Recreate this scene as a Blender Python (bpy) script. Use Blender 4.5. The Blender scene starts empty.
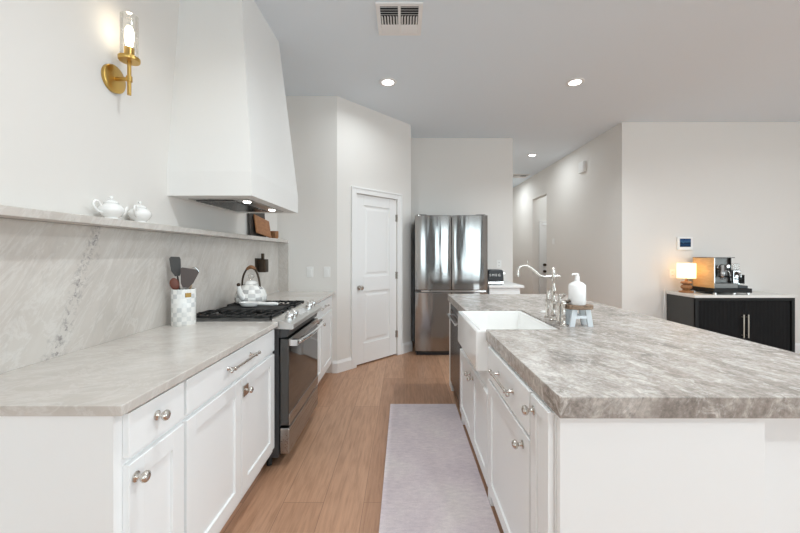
import bpy, bmesh, math, random
from mathutils import Vector, Matrix
random.seed(4)
PI = math.pi
SC = bpy.context.scene
COL = SC.collection

# ------------------------------------------------------------------ camera
cam_d = bpy.data.cameras.new('camera')
cam_d.sensor_width = 36.0
cam_d.lens = 355.0 * 36.0 / 800.0
cam_d.shift_x = -4.0 / 800.0
cam_d.shift_y = -12.5 / 800.0
cam_d.clip_start = 0.05
cam = bpy.data.objects.new('camera', cam_d)
cam.location = (0, 0, 1.33)
cam.rotation_euler = (PI / 2, 0, 0)
COL.objects.link(cam)
SC.camera = cam

# ------------------------------------------------------------------ world, exposure, daylight
W = bpy.data.worlds.new('world')
SC.world = W
W.use_nodes = True
W.node_tree.nodes['Background'].inputs[0].default_value = (0.92, 0.96, 1.0, 1)
W.node_tree.nodes['Background'].inputs[1].default_value = 1.5
SC.view_settings.view_transform = 'Standard'
SC.view_settings.look = 'None'
SC.view_settings.gamma = 1.0
SC.view_settings.use_curve_mapping = False
SC.view_settings.exposure = -0.19
try:
    SC.cycles.use_denoising = True
    SC.cycles.max_bounces = 10
    SC.cycles.diffuse_bounces = 6
    SC.cycles.sample_clamp_indirect = 6.0
    SC.cycles.caustics_reflective = False
    SC.cycles.caustics_refractive = False
except Exception:
    pass


def light(name, kind, loc, power, color=(1, 1, 1), rot=(0, 0, 0), size=None, size_y=None, radius=None, parent=None, spot=None):
    l = bpy.data.lights.new(name, kind)
    l.energy = power
    l.color = color
    if kind == 'AREA':
        l.shape = 'RECTANGLE' if size_y else 'DISK'
        l.size = size
        if size_y:
            l.size_y = size_y
    elif radius is not None:
        l.shadow_soft_size = radius
    if kind == 'SPOT' and spot:
        l.spot_size = spot
        l.spot_blend = 0.9
    o = bpy.data.objects.new(name, l)
    o.location = loc
    o.rotation_euler = rot
    COL.objects.link(o)
    if parent:
        o.parent = parent
        o.location = Vector(loc) - parent.location
    return o


# daylight standing in the wide rear and side windows, plus an added narrow rear one
light('daylight_rear', 'AREA', (3.0, -4.62, 1.25), 116, (0.745, 0.92, 1.0), (PI / 2, 0, 0), 3.2, 2.3)
light('fill_rear_second', 'AREA', (-0.55, -4.62, 1.45), 32, (0.745, 0.92, 1.0), (PI / 2, 0, 0), 1.3, 1.7)  # added fill for the aisle, shining through the added second window
light('daylight_side', 'AREA', (7.52, -0.6, 1.4), 135, (0.745, 0.92, 1.0), (0, PI / 2, 0), 2.1, 4.4)


# ------------------------------------------------------------------ materials
def mat(name, color=(0.8, 0.8, 0.8), rough=0.5, metal=0.0, spec=0.5, emit=None, estr=0.0, coat=0.0, bump=None, aniso=None):
    m = bpy.data.materials.new(name)
    m.use_nodes = True
    nt = m.node_tree
    b = nt.nodes['Principled BSDF']
    b.inputs['Base Color'].default_value = (*color, 1)
    b.inputs['Roughness'].default_value = rough
    b.inputs['Metallic'].default_value = metal
    b.inputs['Specular IOR Level'].default_value = spec
    b.inputs['Coat Weight'].default_value = coat
    if emit:
        b.inputs['Emission Color'].default_value = (*emit, 1)
        b.inputs['Emission Strength'].default_value = estr
    if bump:
        sc, st = bump
        tc = nt.nodes.new('ShaderNodeTexCoord')
        n = nt.nodes.new('ShaderNodeTexNoise')
        n.inputs['Scale'].default_value = sc
        n.inputs['Detail'].default_value = 3
        bp = nt.nodes.new('ShaderNodeBump')
        bp.inputs['Strength'].default_value = st
        bp.inputs['Distance'].default_value = 0.002
        nt.links.new(tc.outputs['Object'], n.inputs['Vector'])
        nt.links.new(n.outputs[0], bp.inputs['Height'])
        nt.links.new(bp.outputs[0], b.inputs['Normal'])
    return m


class N:
    """small node helper"""
    def __init__(s, m):
        s.nt = m.node_tree
        s.b = s.nt.nodes['Principled BSDF']

    def new(s, t, **kw):
        n = s.nt.nodes.new(t)
        for k, v in kw.items():
            setattr(n, k, v)
        return n

    def link(s, a, b):
        s.nt.links.new(a, b)

    def coords(s, scale=(1, 1, 1), rot=(0, 0, 0), loc=(0, 0, 0), kind='Object'):
        tc = s.new('ShaderNodeTexCoord')
        mp = s.new('ShaderNodeMapping')
        if any(rot):            # turn the frame first, then stretch along its axes
            mp.vector_type = 'TEXTURE'
            scale = tuple(1.0 / c for c in scale)
        mp.inputs['Scale'].default_value = scale
        mp.inputs['Rotation'].default_value = rot
        mp.inputs['Location'].default_value = loc
        s.link(tc.outputs[kind], mp.inputs[0])
        return mp.outputs[0]

    def noise(s, vec, scale, detail=5, rough=0.55, dist=0.0):
        n = s.new('ShaderNodeTexNoise')
        n.inputs['Scale'].default_value = scale
        n.inputs['Detail'].default_value = detail
        n.inputs['Roughness'].default_value = rough
        n.inputs['Distortion'].default_value = dist
        s.link(vec, n.inputs['Vector'])
        return n.outputs[0]

    def ramp(s, fac, stops):
        r = s.new('ShaderNodeValToRGB')
        e = r.color_ramp.elements
        while len(e) < len(stops):
            e.new(0.5)
        for i, (p, c) in enumerate(stops):
            e[i].position = p
            e[i].color = (*c, 1) if len(c) == 3 else c
        s.link(fac, r.inputs[0])
        return r.outputs[0]

    def mix(s, fac, a, b, mode='MIX'):
        n = s.new('ShaderNodeMix', data_type='RGBA', blend_type=mode)
        for sock, v in ((n.inputs[0], fac), (n.inputs[6], a), (n.inputs[7], b)):
            if isinstance(v, (int, float)):
                sock.default_value = v
            elif isinstance(v, tuple):
                sock.default_value = (*v, 1)
            else:
                s.link(v, sock)
        return n.outputs[2]

    def math(s, op, a, b=None, c=None):
        n = s.new('ShaderNodeMath', operation=op)
        for i, v in enumerate((a, b, c)):
            if v is None:
                continue
            if isinstance(v, (int, float)):
                n.inputs[i].default_value = v
            else:
                s.link(v, n.inputs[i])
        return n.outputs[0]

    def bump(s, h, strength=0.2, dist=0.002):
        b = s.new('ShaderNodeBump')
        b.inputs['Strength'].default_value = strength
        b.inputs['Distance'].default_value = dist
        s.link(h, b.inputs['Height'])
        s.link(b.outputs[0], s.b.inputs['Normal'])

    def color(s, c):
        s.link(c, s.b.inputs['Base Color'])


M = {}
M['wall'] = mat('wall_paint', (0.785, 0.755, 0.72), 0.85, bump=(180, 0.12))
M['ceiling'] = mat('ceiling_paint', (0.785, 0.85, 0.91), 0.9, bump=(140, 0.15))
M['trim'] = mat('trim_white', (0.86, 0.85, 0.84), 0.45)
M['cabinet'] = mat('cabinet_white', (0.895, 0.90, 0.90), 0.38)
M['hood'] = mat('hood_white', (0.84, 0.83, 0.81), 0.7, bump=(160, 0.1))
M['dark'] = mat('shadow_gap', (0.03, 0.03, 0.03), 0.8)
M['toekick'] = mat('toe_kick_paint', (0.55, 0.55, 0.55), 0.6)
M['nickel'] = mat('polished_nickel', (0.66, 0.62, 0.575), 0.2, 1.0)
M['chrome'] = mat('chrome', (0.85, 0.85, 0.85), 0.1, 1.0)
M['brass'] = mat('aged_brass', (0.62, 0.40, 0.12), 0.28, 1.0)
M['black'] = mat('black_enamel', (0.02, 0.02, 0.022), 0.35)
M['iron'] = mat('cast_iron', (0.012, 0.012, 0.012), 0.6, bump=(300, 0.2))
M['rangeside'] = mat('range_side_charcoal', (0.045, 0.045, 0.047), 0.45)
M['ovenglass'] = mat('oven_glass', (0.025, 0.022, 0.02), 0.05, 0.0, 0.9)
M['porcelain'] = mat('white_porcelain', (0.90, 0.89, 0.87), 0.18, coat=0.3)
M['fireclay'] = mat('white_fireclay', (0.92, 0.915, 0.90), 0.14, coat=0.4)
M['plastic'] = mat('white_plastic', (0.85, 0.84, 0.82), 0.4)
M['whiteglass'] = mat('white_bottle', (0.90, 0.89, 0.88), 0.3)
M['silicone'] = mat('dark_grey_silicone', (0.055, 0.052, 0.05), 0.55)
M['turner'] = mat('brown_grey_nylon', (0.075, 0.055, 0.05), 0.5)
M['bluepaint'] = mat('pale_blue_paint', (0.68, 0.72, 0.75), 0.6, bump=(60, 0.3))
M['bronze'] = mat('dark_bronze', (0.07, 0.05, 0.035), 0.42, 0.7)
M['slate'] = mat('dark_slate', (0.06, 0.05, 0.045), 0.6)
M['shade'] = mat('linen_shade', (0.95, 0.88, 0.78), 0.9, emit=(1.0, 0.88, 0.70), estr=0.4)
_nt = M['shade'].node_tree
_t = _nt.nodes.new('ShaderNodeBsdfTranslucent')
_t.inputs[0].default_value = (0.95, 0.85, 0.70, 1)
_m = _nt.nodes.new('ShaderNodeMixShader')
_m.inputs[0].default_value = 0.45
_nt.links.new(_nt.nodes['Principled BSDF'].outputs[0], _m.inputs[1])
_nt.links.new(_t.outputs[0], _m.inputs[2])
_nt.links.new(_m.outputs[0], _nt.nodes['Material Output'].inputs[0])
M['led'] = mat('led_lens', (1, 1, 1), 0.5, emit=(1.0, 0.97, 0.92), estr=14)
M['bulb'] = mat('glowing_bulb', (1, 0.95, 0.85), 0.4, emit=(1.0, 0.88, 0.66), estr=9)
M['lettering'] = mat('silver_lettering', (0.85, 0.84, 0.82), 0.35)
M['dispenser'] = mat('glazed_white', (0.88, 0.87, 0.85), 0.25)
M['redwood'] = mat('red_brown_wood', (0.15, 0.045, 0.028), 0.45)
M['paletop'] = mat('pale_stone_top', (0.74, 0.71, 0.67), 0.25, bump=(40, 0.02))
M['antique'] = mat('antique_nickel', (0.42, 0.38, 0.32), 0.35, 1.0)
M['oldbrass'] = mat('dull_brass', (0.40, 0.25, 0.08), 0.45, 1.0)
M['glosschrome'] = mat('machine_chrome', (0.42, 0.41, 0.40), 0.2, 1.0)
M['cooktop'] = mat('cooktop_dark_steel', (0.22, 0.215, 0.21), 0.35, 0.7)
M['rubber'] = mat('black_rubber', (0.02, 0.02, 0.02), 0.6)


def clear_glass(name, tint=(1, 1, 1), gloss=0.1):
    m = bpy.data.materials.new(name)
    m.use_nodes = True
    nt = m.node_tree
    nt.nodes.remove(nt.nodes['Principled BSDF'])
    out = nt.nodes['Material Output']
    t = nt.nodes.new('ShaderNodeBsdfTransparent')
    t.inputs[0].default_value = (*tint, 1)
    g = nt.nodes.new('ShaderNodeBsdfGlossy')
    g.inputs['Roughness'].default_value = 0.03
    lw = nt.nodes.new('ShaderNodeLayerWeight')
    lw.inputs[0].default_value = 0.25
    mm = nt.nodes.new('ShaderNodeMath')
    mm.operation = 'MULTIPLY_ADD'
    mm.inputs[1].default_value = 0.55
    mm.inputs[2].default_value = gloss * 0.3
    mx = nt.nodes.new('ShaderNodeMixShader')
    nt.links.new(lw.outputs['Fresnel'], mm.inputs[0])
    nt.links.new(mm.outputs[0], mx.inputs[0])
    nt.links.new(t.outputs[0], mx.inputs[1])
    nt.links.new(g.outputs[0], mx.inputs[2])
    nt.links.new(mx.outputs[0], out.inputs[0])
    return m


M['glass'] = clear_glass('clear_glass', (0.97, 0.97, 0.96))
M['pane'] = clear_glass('window_glass', (0.96, 0.98, 0.98), 0.05)


def steel(name, color, rough, axis='z', amp=0.12, scale=6):
    """brushed steel; the brushing runs along one axis"""
    m = mat(name, color, rough, 1.0)
    n = N(m)
    sc = {'z': (60, 60, 0.5), 'x': (0.5, 60, 60), 'y': (60, 0.5, 60)}[axis]
    v = n.coords(sc)
    h = n.noise(v, 3, 3)
    r = n.math('MULTIPLY_ADD', h, 0.06, rough - 0.03)
    n.link(r, n.b.inputs['Roughness'])
    v2 = n.coords({'z': (1, 1, 0.12), 'x': (0.1, 1, 1), 'y': (1, 0.1, 1)}[axis])
    h2 = n.noise(v2, scale, 1)
    n.bump(h2, amp, 0.02)
    return m


M['fridge'] = steel('fridge_steel', (0.36, 0.35, 0.34), 0.13, 'z', 0.3, 9)
M['steel'] = steel('brushed_steel', (0.40, 0.385, 0.37), 0.28, 'y', 0.02)
M['bezel'] = steel('bezel_steel', (0.72, 0.71, 0.69), 0.3, 'y', 0.05)
M['darksteel'] = steel('dark_steel', (0.11, 0.108, 0.105), 0.25, 'z', 0.1)
M['machinefront'] = steel('machine_front_steel', (0.15, 0.143, 0.135), 0.42, 'x', 0.05)


# wood floor: long planks running away from the camera
m = M['floor'] = mat('oak_planks', (0.4, 0.2, 0.1), 0.42)
n = N(m)
tc = n.new('ShaderNodeTexCoord')
sep = n.new('ShaderNodeSeparateXYZ')
n.link(tc.outputs['Object'], sep.inputs[0])
cmb = n.new('ShaderNodeCombineXYZ')
n.link(sep.outputs[1], cmb.inputs[0])
n.link(sep.outputs[0], cmb.inputs[1])
br = n.new('ShaderNodeTexBrick')
br.offset = 0.37
br.inputs['Scale'].default_value = 1.0
br.inputs['Brick Width'].default_value = 1.9
br.inputs['Row Height'].default_value = 0.215
br.inputs['Mortar Size'].default_value = 0.0018
br.inputs['Mortar Smooth'].default_value = 0.3
br.inputs['Color1'].default_value = (0, 0, 0, 1)
br.inputs['Color2'].default_value = (1, 1, 1, 1)
br.inputs['Mortar'].default_value = (0.5, 0.5, 0.5, 1)
n.link(cmb.outputs[0], br.inputs['Vector'])
grain = n.noise(n.coords((9, 0.7, 1)), 6, 6, 0.6, 0.4)
fine = n.noise(n.coords((90, 2.0, 1)), 4, 3, 0.6)
plank = n.ramp(br.outputs['Color'], [(0, (0.39, 0.215, 0.132)), (0.5, (0.455, 0.257, 0.16)), (1, (0.515, 0.30, 0.19))])
gcol = n.ramp(grain, [(0.3, (0.74, 0.70, 0.66)), (0.55, (1, 1, 1)), (0.8, (1.15, 1.13, 1.1))])
c = n.mix(1.0, plank, gcol, 'MULTIPLY')
fcol = n.ramp(fine, [(0.35, (0.94, 0.93, 0.92)), (0.6, (1.03, 1.03, 1.03))])
c = n.mix(1.0, c, fcol, 'MULTIPLY')
c = n.mix(br.outputs['Fac'], c, (0.24, 0.13, 0.08))
n.color(c)
n.bump(fine, 0.06, 0.001)


def wood(name, c0, c1, scale=(3, 30, 30), rough=0.5):
    m = mat(name, c0, rough)
    n = N(m)
    g = n.noise(n.coords(scale), 4, 5, 0.6, 0.6)
    n.color(n.ramp(g, [(0.3, c0), (0.7, c1)]))
    return m


M['machine'] = wood('honey_panel', (0.62, 0.36, 0.15), (0.72, 0.46, 0.22), (3, 3, 14), 0.35)  # honey tone with fine grain for the espresso side panel
M['wood'] = wood('warm_wood', (0.30, 0.12, 0.045), (0.46, 0.21, 0.085), (30, 4, 8))
M['turned'] = wood('turned_wood', (0.22, 0.09, 0.035), (0.42, 0.20, 0.08), (20, 20, 6))
M['grip'] = wood('grip_wood', (0.20, 0.09, 0.04), (0.36, 0.18, 0.08), (30, 8, 30))
M['rustic'] = wood('rustic_wood', (0.10, 0.06, 0.035), (0.36, 0.25, 0.17), (8, 30, 30), 0.7)
M['sofwood'] = wood('pale_wood', (0.45, 0.30, 0.17), (0.58, 0.42, 0.26))

# pale quartzite of the left run
m = M['quartz'] = mat('pale_quartzite', (0.7, 0.68, 0.66), 0.16)
n = N(m)
v = n.coords((1.5, 2.2, 0.9), (math.radians(-30), 0.15, 0.2))
cloud = n.noise(v, 1.6, 7, 0.6, 0.6)
base = n.ramp(cloud, [(0.25, (0.51, 0.465, 0.42)), (0.45, (0.595, 0.548, 0.505)), (0.6, (0.64, 0.60, 0.557)), (0.8, (0.71, 0.68, 0.645))])
v2 = n.coords((2.0, 4.0, 0.9), (math.radians(-33), 0.15, 0.25), (3, 1, 2))
streak = n.noise(v2, 2.6, 8, 0.7, 1.4)
vein = n.ramp(streak, [(0.46, (0, 0, 0)), (0.50, (1, 1, 1)), (0.54, (0, 0, 0))])
c = n.mix(n.math('MULTIPLY', vein, 0.24), base, (0.86, 0.85, 0.83))
v3 = n.coords((1.6, 3.0, 0.8), (math.radians(-26), 0.1, 0.2), (7, 4, 1))
streak2 = n.noise(v3, 1.7, 8, 0.68, 1.2)
vein2 = n.ramp(streak2, [(0.47, (0, 0, 0)), (0.50, (1, 1, 1)), (0.53, (0, 0, 0))])
c = n.mix(n.math('MULTIPLY', vein2, 0.13), c, (0.40, 0.38, 0.37))
n.color(c)
M['quartz_counter'] = m

# backsplash slab: same stone with one dark broken vein
m = M['quartz_slab'] = M['quartz'].copy()
n = N(m)
old = n.b.inputs['Base Color'].links[0].from_socket
tc = n.new('ShaderNodeTexCoord')
sep = n.new('ShaderNodeSeparateXYZ')
n.link(tc.outputs['Object'], sep.inputs[0])
wob = n.noise(tc.outputs['Object'], 9, 5, 0.6)
yy = n.math('ADD', sep.outputs[1], n.math('MULTIPLY_ADD', wob, 0.14, -0.07))
line = n.math('ABSOLUTE', n.math('SUBTRACT', yy, n.math('MULTIPLY_ADD', sep.outputs[2], 0.395, -0.984)))
near = n.ramp(line, [(0.0, (1, 1, 1)), (0.055, (0, 0, 0))])
spk = n.ramp(n.noise(tc.outputs['Object'], 42, 6, 0.75, 0.5), [(0.49, (0, 0, 0)), (0.60, (1, 1, 1))])
fac = n.math('MULTIPLY', n.math('MULTIPLY', near, spk), 0.9)
n.color(n.mix(fac, old, (0.24, 0.22, 0.22)))

# warm grey stone of the island
m = M['granite'] = mat('grey_brown_quartzite', (0.4, 0.37, 0.34), 0.26, spec=0.4)
n = N(m)
v = n.coords((2.3, 1.2, 1.7), (0.05, math.radians(28), math.radians(20)))
big = n.noise(v, 2.6, 8, 0.66, 1.0)
base = n.ramp(big, [(0.28, (0.20, 0.175, 0.158)), (0.42, (0.31, 0.272, 0.245)), (0.52, (0.41, 0.367, 0.333)), (0.64, (0.49, 0.445, 0.41)), (0.8, (0.64, 0.61, 0.58))])
v2 = n.coords((4.4, 1.9, 2.4), (0.05, math.radians(32), math.radians(22)), (2, 5, 1))
st = n.noise(v2, 4.5, 8, 0.72, 1.8)
lt = n.ramp(st, [(0.50, (0, 0, 0)), (0.62, (1, 1, 1))])
c = n.mix(n.math('MULTIPLY', lt, 0.65), base, (0.70, 0.665, 0.63))
dk = n.ramp(st, [(0.30, (1, 1, 1)), (0.40, (0, 0, 0))])
c = n.mix(n.math('MULTIPLY', dk, 0.55), c, (0.13, 0.115, 0.105))
fn = n.noise(n.coords(), 70, 4, 0.7)
c = n.mix(1.0, c, n.ramp(fn, [(0.32, (0.72, 0.72, 0.72)), (0.68, (1.22, 1.22, 1.22))]), 'MULTIPLY')
n.color(c)

# rug
m = M['rug'] = mat('mauve_rug', (0.5, 0.44, 0.45), 0.95, spec=0.1)
n = N(m)
a = n.noise(n.coords(), 2.4, 6, 0.6, 0.3)
b = n.noise(n.coords((60, 200, 1)), 2.0, 4, 0.7)
b2 = n.noise(n.coords((10, 30, 1)), 2.0, 5, 0.7)
c = n.ramp(a, [(0.3, (0.60, 0.525, 0.555)), (0.5, (0.69, 0.61, 0.62)), (0.7, (0.74, 0.685, 0.66))])
c = n.mix(1.0, c, n.ramp(b, [(0.3, (0.86, 0.85, 0.87)), (0.7, (1.1, 1.1, 1.1))]), 'MULTIPLY')
c = n.mix(1.0, c, n.ramp(b2, [(0.3, (0.87, 0.86, 0.88)), (0.7, (1.1, 1.1, 1.09))]), 'MULTIPLY')
n.color(c)
n.bump(b, 0.4, 0.003)


def checked(name, cols, dz, soft, ca, cb, z0=0.0):
    """checks wrapped round an upright turned body"""
    m = mat(name, ca, 0.2, coat=0.3)
    n = N(m)
    tc = n.new('ShaderNodeTexCoord')
    sep = n.new('ShaderNodeSeparateXYZ')
    n.link(tc.outputs['Object'], sep.inputs[0])
    ang = n.math('ARCTAN2', sep.outputs[1], sep.outputs[0])
    u = n.math('FLOOR', n.math('MULTIPLY_ADD', ang, cols / (2 * PI), 100.0))
    w = n.math('FLOOR', n.math('MULTIPLY_ADD', sep.outputs[2], 1.0 / dz, z0))
    k = n.math('FLOORED_MODULO', n.math('ADD', u, w), 2.0)
    cmb = n.new('ShaderNodeCombineXYZ')
    n.link(u, cmb.inputs[0])
    n.link(w, cmb.inputs[1])
    wn = n.new('ShaderNodeTexWhiteNoise')
    n.link(cmb.outputs[0], wn.inputs['Vector'])
    shade = n.ramp(wn.outputs['Value'], [(0, cb), (0.55, soft), (1, ca)])
    c = n.mix(k, ca, shade)
    cl = n.noise(tc.outputs['Object'], 30, 4)
    c = n.mix(1.0, c, n.ramp(cl, [(0.3, (0.9, 0.9, 0.9)), (0.6, (1, 1, 1))]), 'MULTIPLY')
    n.color(c)
    return m


M['crock'] = checked('checked_crock_glaze', 16, 0.0262, (0.76, 0.76, 0.74), (0.88, 0.87, 0.84), (0.62, 0.63, 0.63))
M['kettle'] = checked('checked_kettle_enamel', 14, 0.029, (0.62, 0.61, 0.60), (0.86, 0.85, 0.82), (0.36, 0.36, 0.36), 0.3)

# fluted black doors
m = M['fluted'] = mat('black_fluted_wood', (0.012, 0.012, 0.013), 0.6, spec=0.2)
n = N(m)
g = n.noise(n.coords((60, 60, 3)), 3, 5, 0.7)
n.color(n.ramp(g, [(0.4, (0.005, 0.005, 0.006)), (0.75, (0.016, 0.016, 0.016))]))
M['blackwood'] = mat('black_wood', (0.012, 0.012, 0.012), 0.55, spec=0.25)
M['charcoal'] = mat('charcoal_side', (0.05, 0.05, 0.048), 0.5)

# display picture: dusk sea under a hill line
m = M['screen'] = mat('screen_picture', (0.0, 0.0, 0.0), 0.5, spec=0.1)
n = N(m)
tc = n.new('ShaderNodeTexCoord')
sep = n.new('ShaderNodeSeparateXYZ')
n.link(tc.outputs['Generated'], sep.inputs[0])
hill = n.noise(n.coords((5, 0, 0.5), kind='Generated'), 1.0, 4)
hz = n.math('ADD', sep.outputs[2], n.math('MULTIPLY_ADD', hill, 0.5, -0.25))
pic = n.ramp(hz, [(0.0, (0.02, 0.06, 0.16)), (0.3, (0.03, 0.12, 0.30)), (0.45, (0.02, 0.05, 0.12)), (0.62, (0.10, 0.28, 0.55)), (1.0, (0.03, 0.10, 0.32))])
n.link(pic, n.b.inputs['Emission Color'])
n.b.inputs['Emission Strength'].default_value = 0.4


# ------------------------------------------------------------------ geometry helpers
class G:
    def __init__(s):
        s.bm = bmesh.new()

    def box(s, x0, x1, y0, y1, z0, z1, mtx=None):
        x0, x1 = min(x0, x1), max(x0, x1)
        y0, y1 = min(y0, y1), max(y0, y1)
        z0, z1 = min(z0, z1), max(z0, z1)
        v = [Vector((x, y, z)) for z in (z0, z1) for y in (y0, y1) for x in (x0, x1)]
        return s.hexa(v, mtx)

    def hexa(s, v, mtx=None):
        v = [Vector(q) for q in v]
        if mtx is not None:
            v = [mtx @ q for q in v]
        b = [s.bm.verts.new(q) for q in v]
        for f in ((0, 2, 3, 1), (4, 5, 7, 6), (0, 1, 5, 4), (2, 6, 7, 3), (0, 4, 6, 2), (1, 3, 7, 5)):
            s.bm.faces.new([b[i] for i in f])
        return s

    def prism(s, pts, axis, a, b, mtx=None):
        """polygon in the plane across axis, extruded from a to b; pts in the two other axes in xyz order"""
        def p(u, w, t):
            q = {'x': (t, u, w), 'y': (u, t, w), 'z': (u, w, t)}[axis]
            return (mtx @ Vector(q)) if mtx is not None else Vector(q)
        A = [s.bm.verts.new(p(u, w, a)) for u, w in pts]
        B = [s.bm.verts.new(p(u, w, b)) for u, w in pts]
        s.bm.faces.new(A)
        s.bm.faces.new(B)
        k = len(pts)
        for i in range(k):
            s.bm.faces.new((A[i], A[(i + 1) % k], B[(i + 1) % k], B[i]))
        return s

    def lathe(s, c, prof, seg=32, axis='z', mtx=None):
        c = Vector(c)
        rings = []
        for r, h in prof:
            ring = []
            for k in range(seg if r > 1e-6 else 1):
                a = 2 * PI * k / seg
                u, w = r * math.cos(a), r * math.sin(a)
                q = {'z': Vector((u, w, h)), 'x': Vector((h, u, w)), 'y': Vector((u, h, w))}[axis]
                q = c + q
                ring.append(s.bm.verts.new(mtx @ q if mtx is not None else q))
            rings.append(ring)
        for A, B in zip(rings, rings[1:]):
            if len(A) == 1 and len(B) == 1:
                continue
            for k in range(seg):
                k2 = (k + 1) % seg
                if len(A) == 1:
                    s.bm.faces.new((A[0], B[k], B[k2]))
                elif len(B) == 1:
                    s.bm.faces.new((A[k], A[k2], B[0]))
                else:
                    s.bm.faces.new((A[k], A[k2], B[k2], B[k]))
        for ring in (rings[0], rings[-1]):
            if len(ring) > 2:
                s.bm.faces.new(ring)
        return s

    def cyl(s, p0, p1, r0, r1=None, seg=20):
        return s.tube([p0, p1], [r0, r0 if r1 is None else r1], seg)

    def tube(s, pts, r, seg=12, closed=False):
        P = [Vector(p) for p in pts]
        R = r if isinstance(r, (list, tuple)) else [r] * len(P)
        rings = []
        up = None
        k = len(P)
        for i, p in enumerate(P):
            if closed:
                t = P[(i + 1) % k] - P[i - 1]
            else:
                t = P[min(i + 1, k - 1)] - P[max(i - 1, 0)]
            t.normalize()
            if up is None:
                up = Vector((0, 0, 1)) if abs(t.z) < 0.9 else Vector((1, 0, 0))
            a = up - t * up.dot(t)
            if a.length < 1e-5:
                a = Vector((1, 0, 0)) - t * t.x
            a.normalize()
            b = t.cross(a)
            up = a
            rings.append([s.bm.verts.new(p + (a * math.cos(2 * PI * j / seg) + b * math.sin(2 * PI * j / seg)) * R[i]) for j in range(seg)])
        pairs = list(zip(rings, rings[1:])) + ([(rings[-1], rings[0])] if closed else [])
        for A, B in pairs:
            for j in range(seg):
                s.bm.faces.new((A[j], A[(j + 1) % seg], B[(j + 1) % seg], B[j]))
        if not closed:
            s.bm.faces.new(rings[0])
            s.bm.faces.new(rings[-1])
        return s

    def ball(s, c, r, sx=1, sy=1, sz=1, seg=20):
        k = seg // 2
        prof = [(r * math.sin(PI * i / k), -r * math.cos(PI * i / k)) for i in range(k + 1)]
        prof[0] = (0, -r)
        prof[-1] = (0, r)
        mt = Matrix.Translation(Vector(c)) @ Matrix.Diagonal((sx, sy, sz, 1))
        return s.lathe((0, 0, 0), prof, seg, 'z', mt)

    def xf(s, mtx):
        bmesh.ops.transform(s.bm, matrix=mtx, verts=s.bm.verts)
        return s


def origin(o):
    p = Vector((0, 0, 0))
    while o is not None:
        p += o.location
        o = o.parent
    return p


def spline(pts, n=6):
    """Catmull-Rom through the points"""
    P = [Vector(p) for p in pts]
    P = [P[0] * 2 - P[1]] + P + [P[-1] * 2 - P[-2]]
    out = []
    for i in range(1, len(P) - 2):
        for k in range(n):
            t = k / n
            a, b, c, d = P[i - 1], P[i], P[i + 1], P[i + 2]
            out.append(0.5 * ((2 * b) + (c - a) * t + (2 * a - 5 * b + 4 * c - d) * t * t + (3 * b - a - 3 * c + d) * t ** 3))
    out.append(P[-2])
    return out


def obj(name, g, m, parent=None, base=None, bevel=0.0, smooth=None, local=False, label=None, seg=2):
    """links a builder as ONE mesh object; geometry is given in world space unless local"""
    bmesh.ops.recalc_face_normals(g.bm, faces=g.bm.faces)
    me = bpy.data.meshes.new(name)
    o = bpy.data.objects.new(name, me)
    COL.objects.link(o)
    if parent is not None:
        o.parent = parent
    off = Vector((0, 0, 0))
    if base is not None:
        o.location = Vector(base) - (origin(parent) if parent else Vector((0, 0, 0)))
        off = Vector(base)
    elif parent is not None:
        off = origin(parent)
    if not local:
        bmesh.ops.translate(g.bm, verts=g.bm.verts, vec=-off)
    g.bm.to_mesh(me)
    g.bm.free()
    me.materials.append(M[m] if isinstance(m, str) else m)
    if smooth:
        for p in me.polygons:
            p.use_smooth = True
        try:
            me.set_sharp_from_angle(angle=math.radians(smooth if smooth is not True else 40))
        except Exception:
            pass
    if bevel:
        b = o.modifiers.new('edge_rounding', 'BEVEL')
        b.width = bevel
        b.segments = seg
        b.limit_method = 'ANGLE'
        b.angle_limit = math.radians(40)
        if hasattr(b, 'harden_normals'):
            b.harden_normals = False
    if label:
        o['label'] = label
    return o


def tag(o, label, cat, group=None, kind=None):
    o['label'] = label
    o['category'] = cat
    if group:
        o['group'] = group
    if kind:
        o['kind'] = kind
    return o


def thing(name, label, cat, loc, group=None):
    o = bpy.data.objects.new(name, None)
    o.empty_display_size = 0.05
    COL.objects.link(o)
    o.location = loc
    return tag(o, label, cat, group)


def struct(name, g, m, parent=None, **kw):
    o = obj(name, g, m, parent, **kw)
    if parent is None:
        o['kind'] = 'structure'
    return o


def dup(root, loc, label, rotz=None):
    """copy of a thing with copies of its parts and sub-parts"""
    r = root.copy()
    COL.objects.link(r)
    r.location = loc
    if rotz is not None:
        r.rotation_euler.z = rotz
    r['label'] = label
    for ch in list(root.children):
        c = ch.copy()
        COL.objects.link(c)
        c.parent = r
        for gch in list(ch.children):
            d = gch.copy()
            COL.objects.link(d)
            d.parent = c
    return r


# ------------------------------------------------------------------ room shell
CH = 3.10           # ceiling height
XL = -1.42          # left wall face
Y1 = 3.974          # wall at the end of the left counter
P0 = Vector((-0.75, 3.974, 0))
P1 = Vector((0.096, 4.867, 0))
YF = 5.417          # wall behind the fridge
XH = 2.923          # corner of hall and right wall
YR = 4.76           # right wall face
XE, YB = 7.5, -4.6

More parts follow.
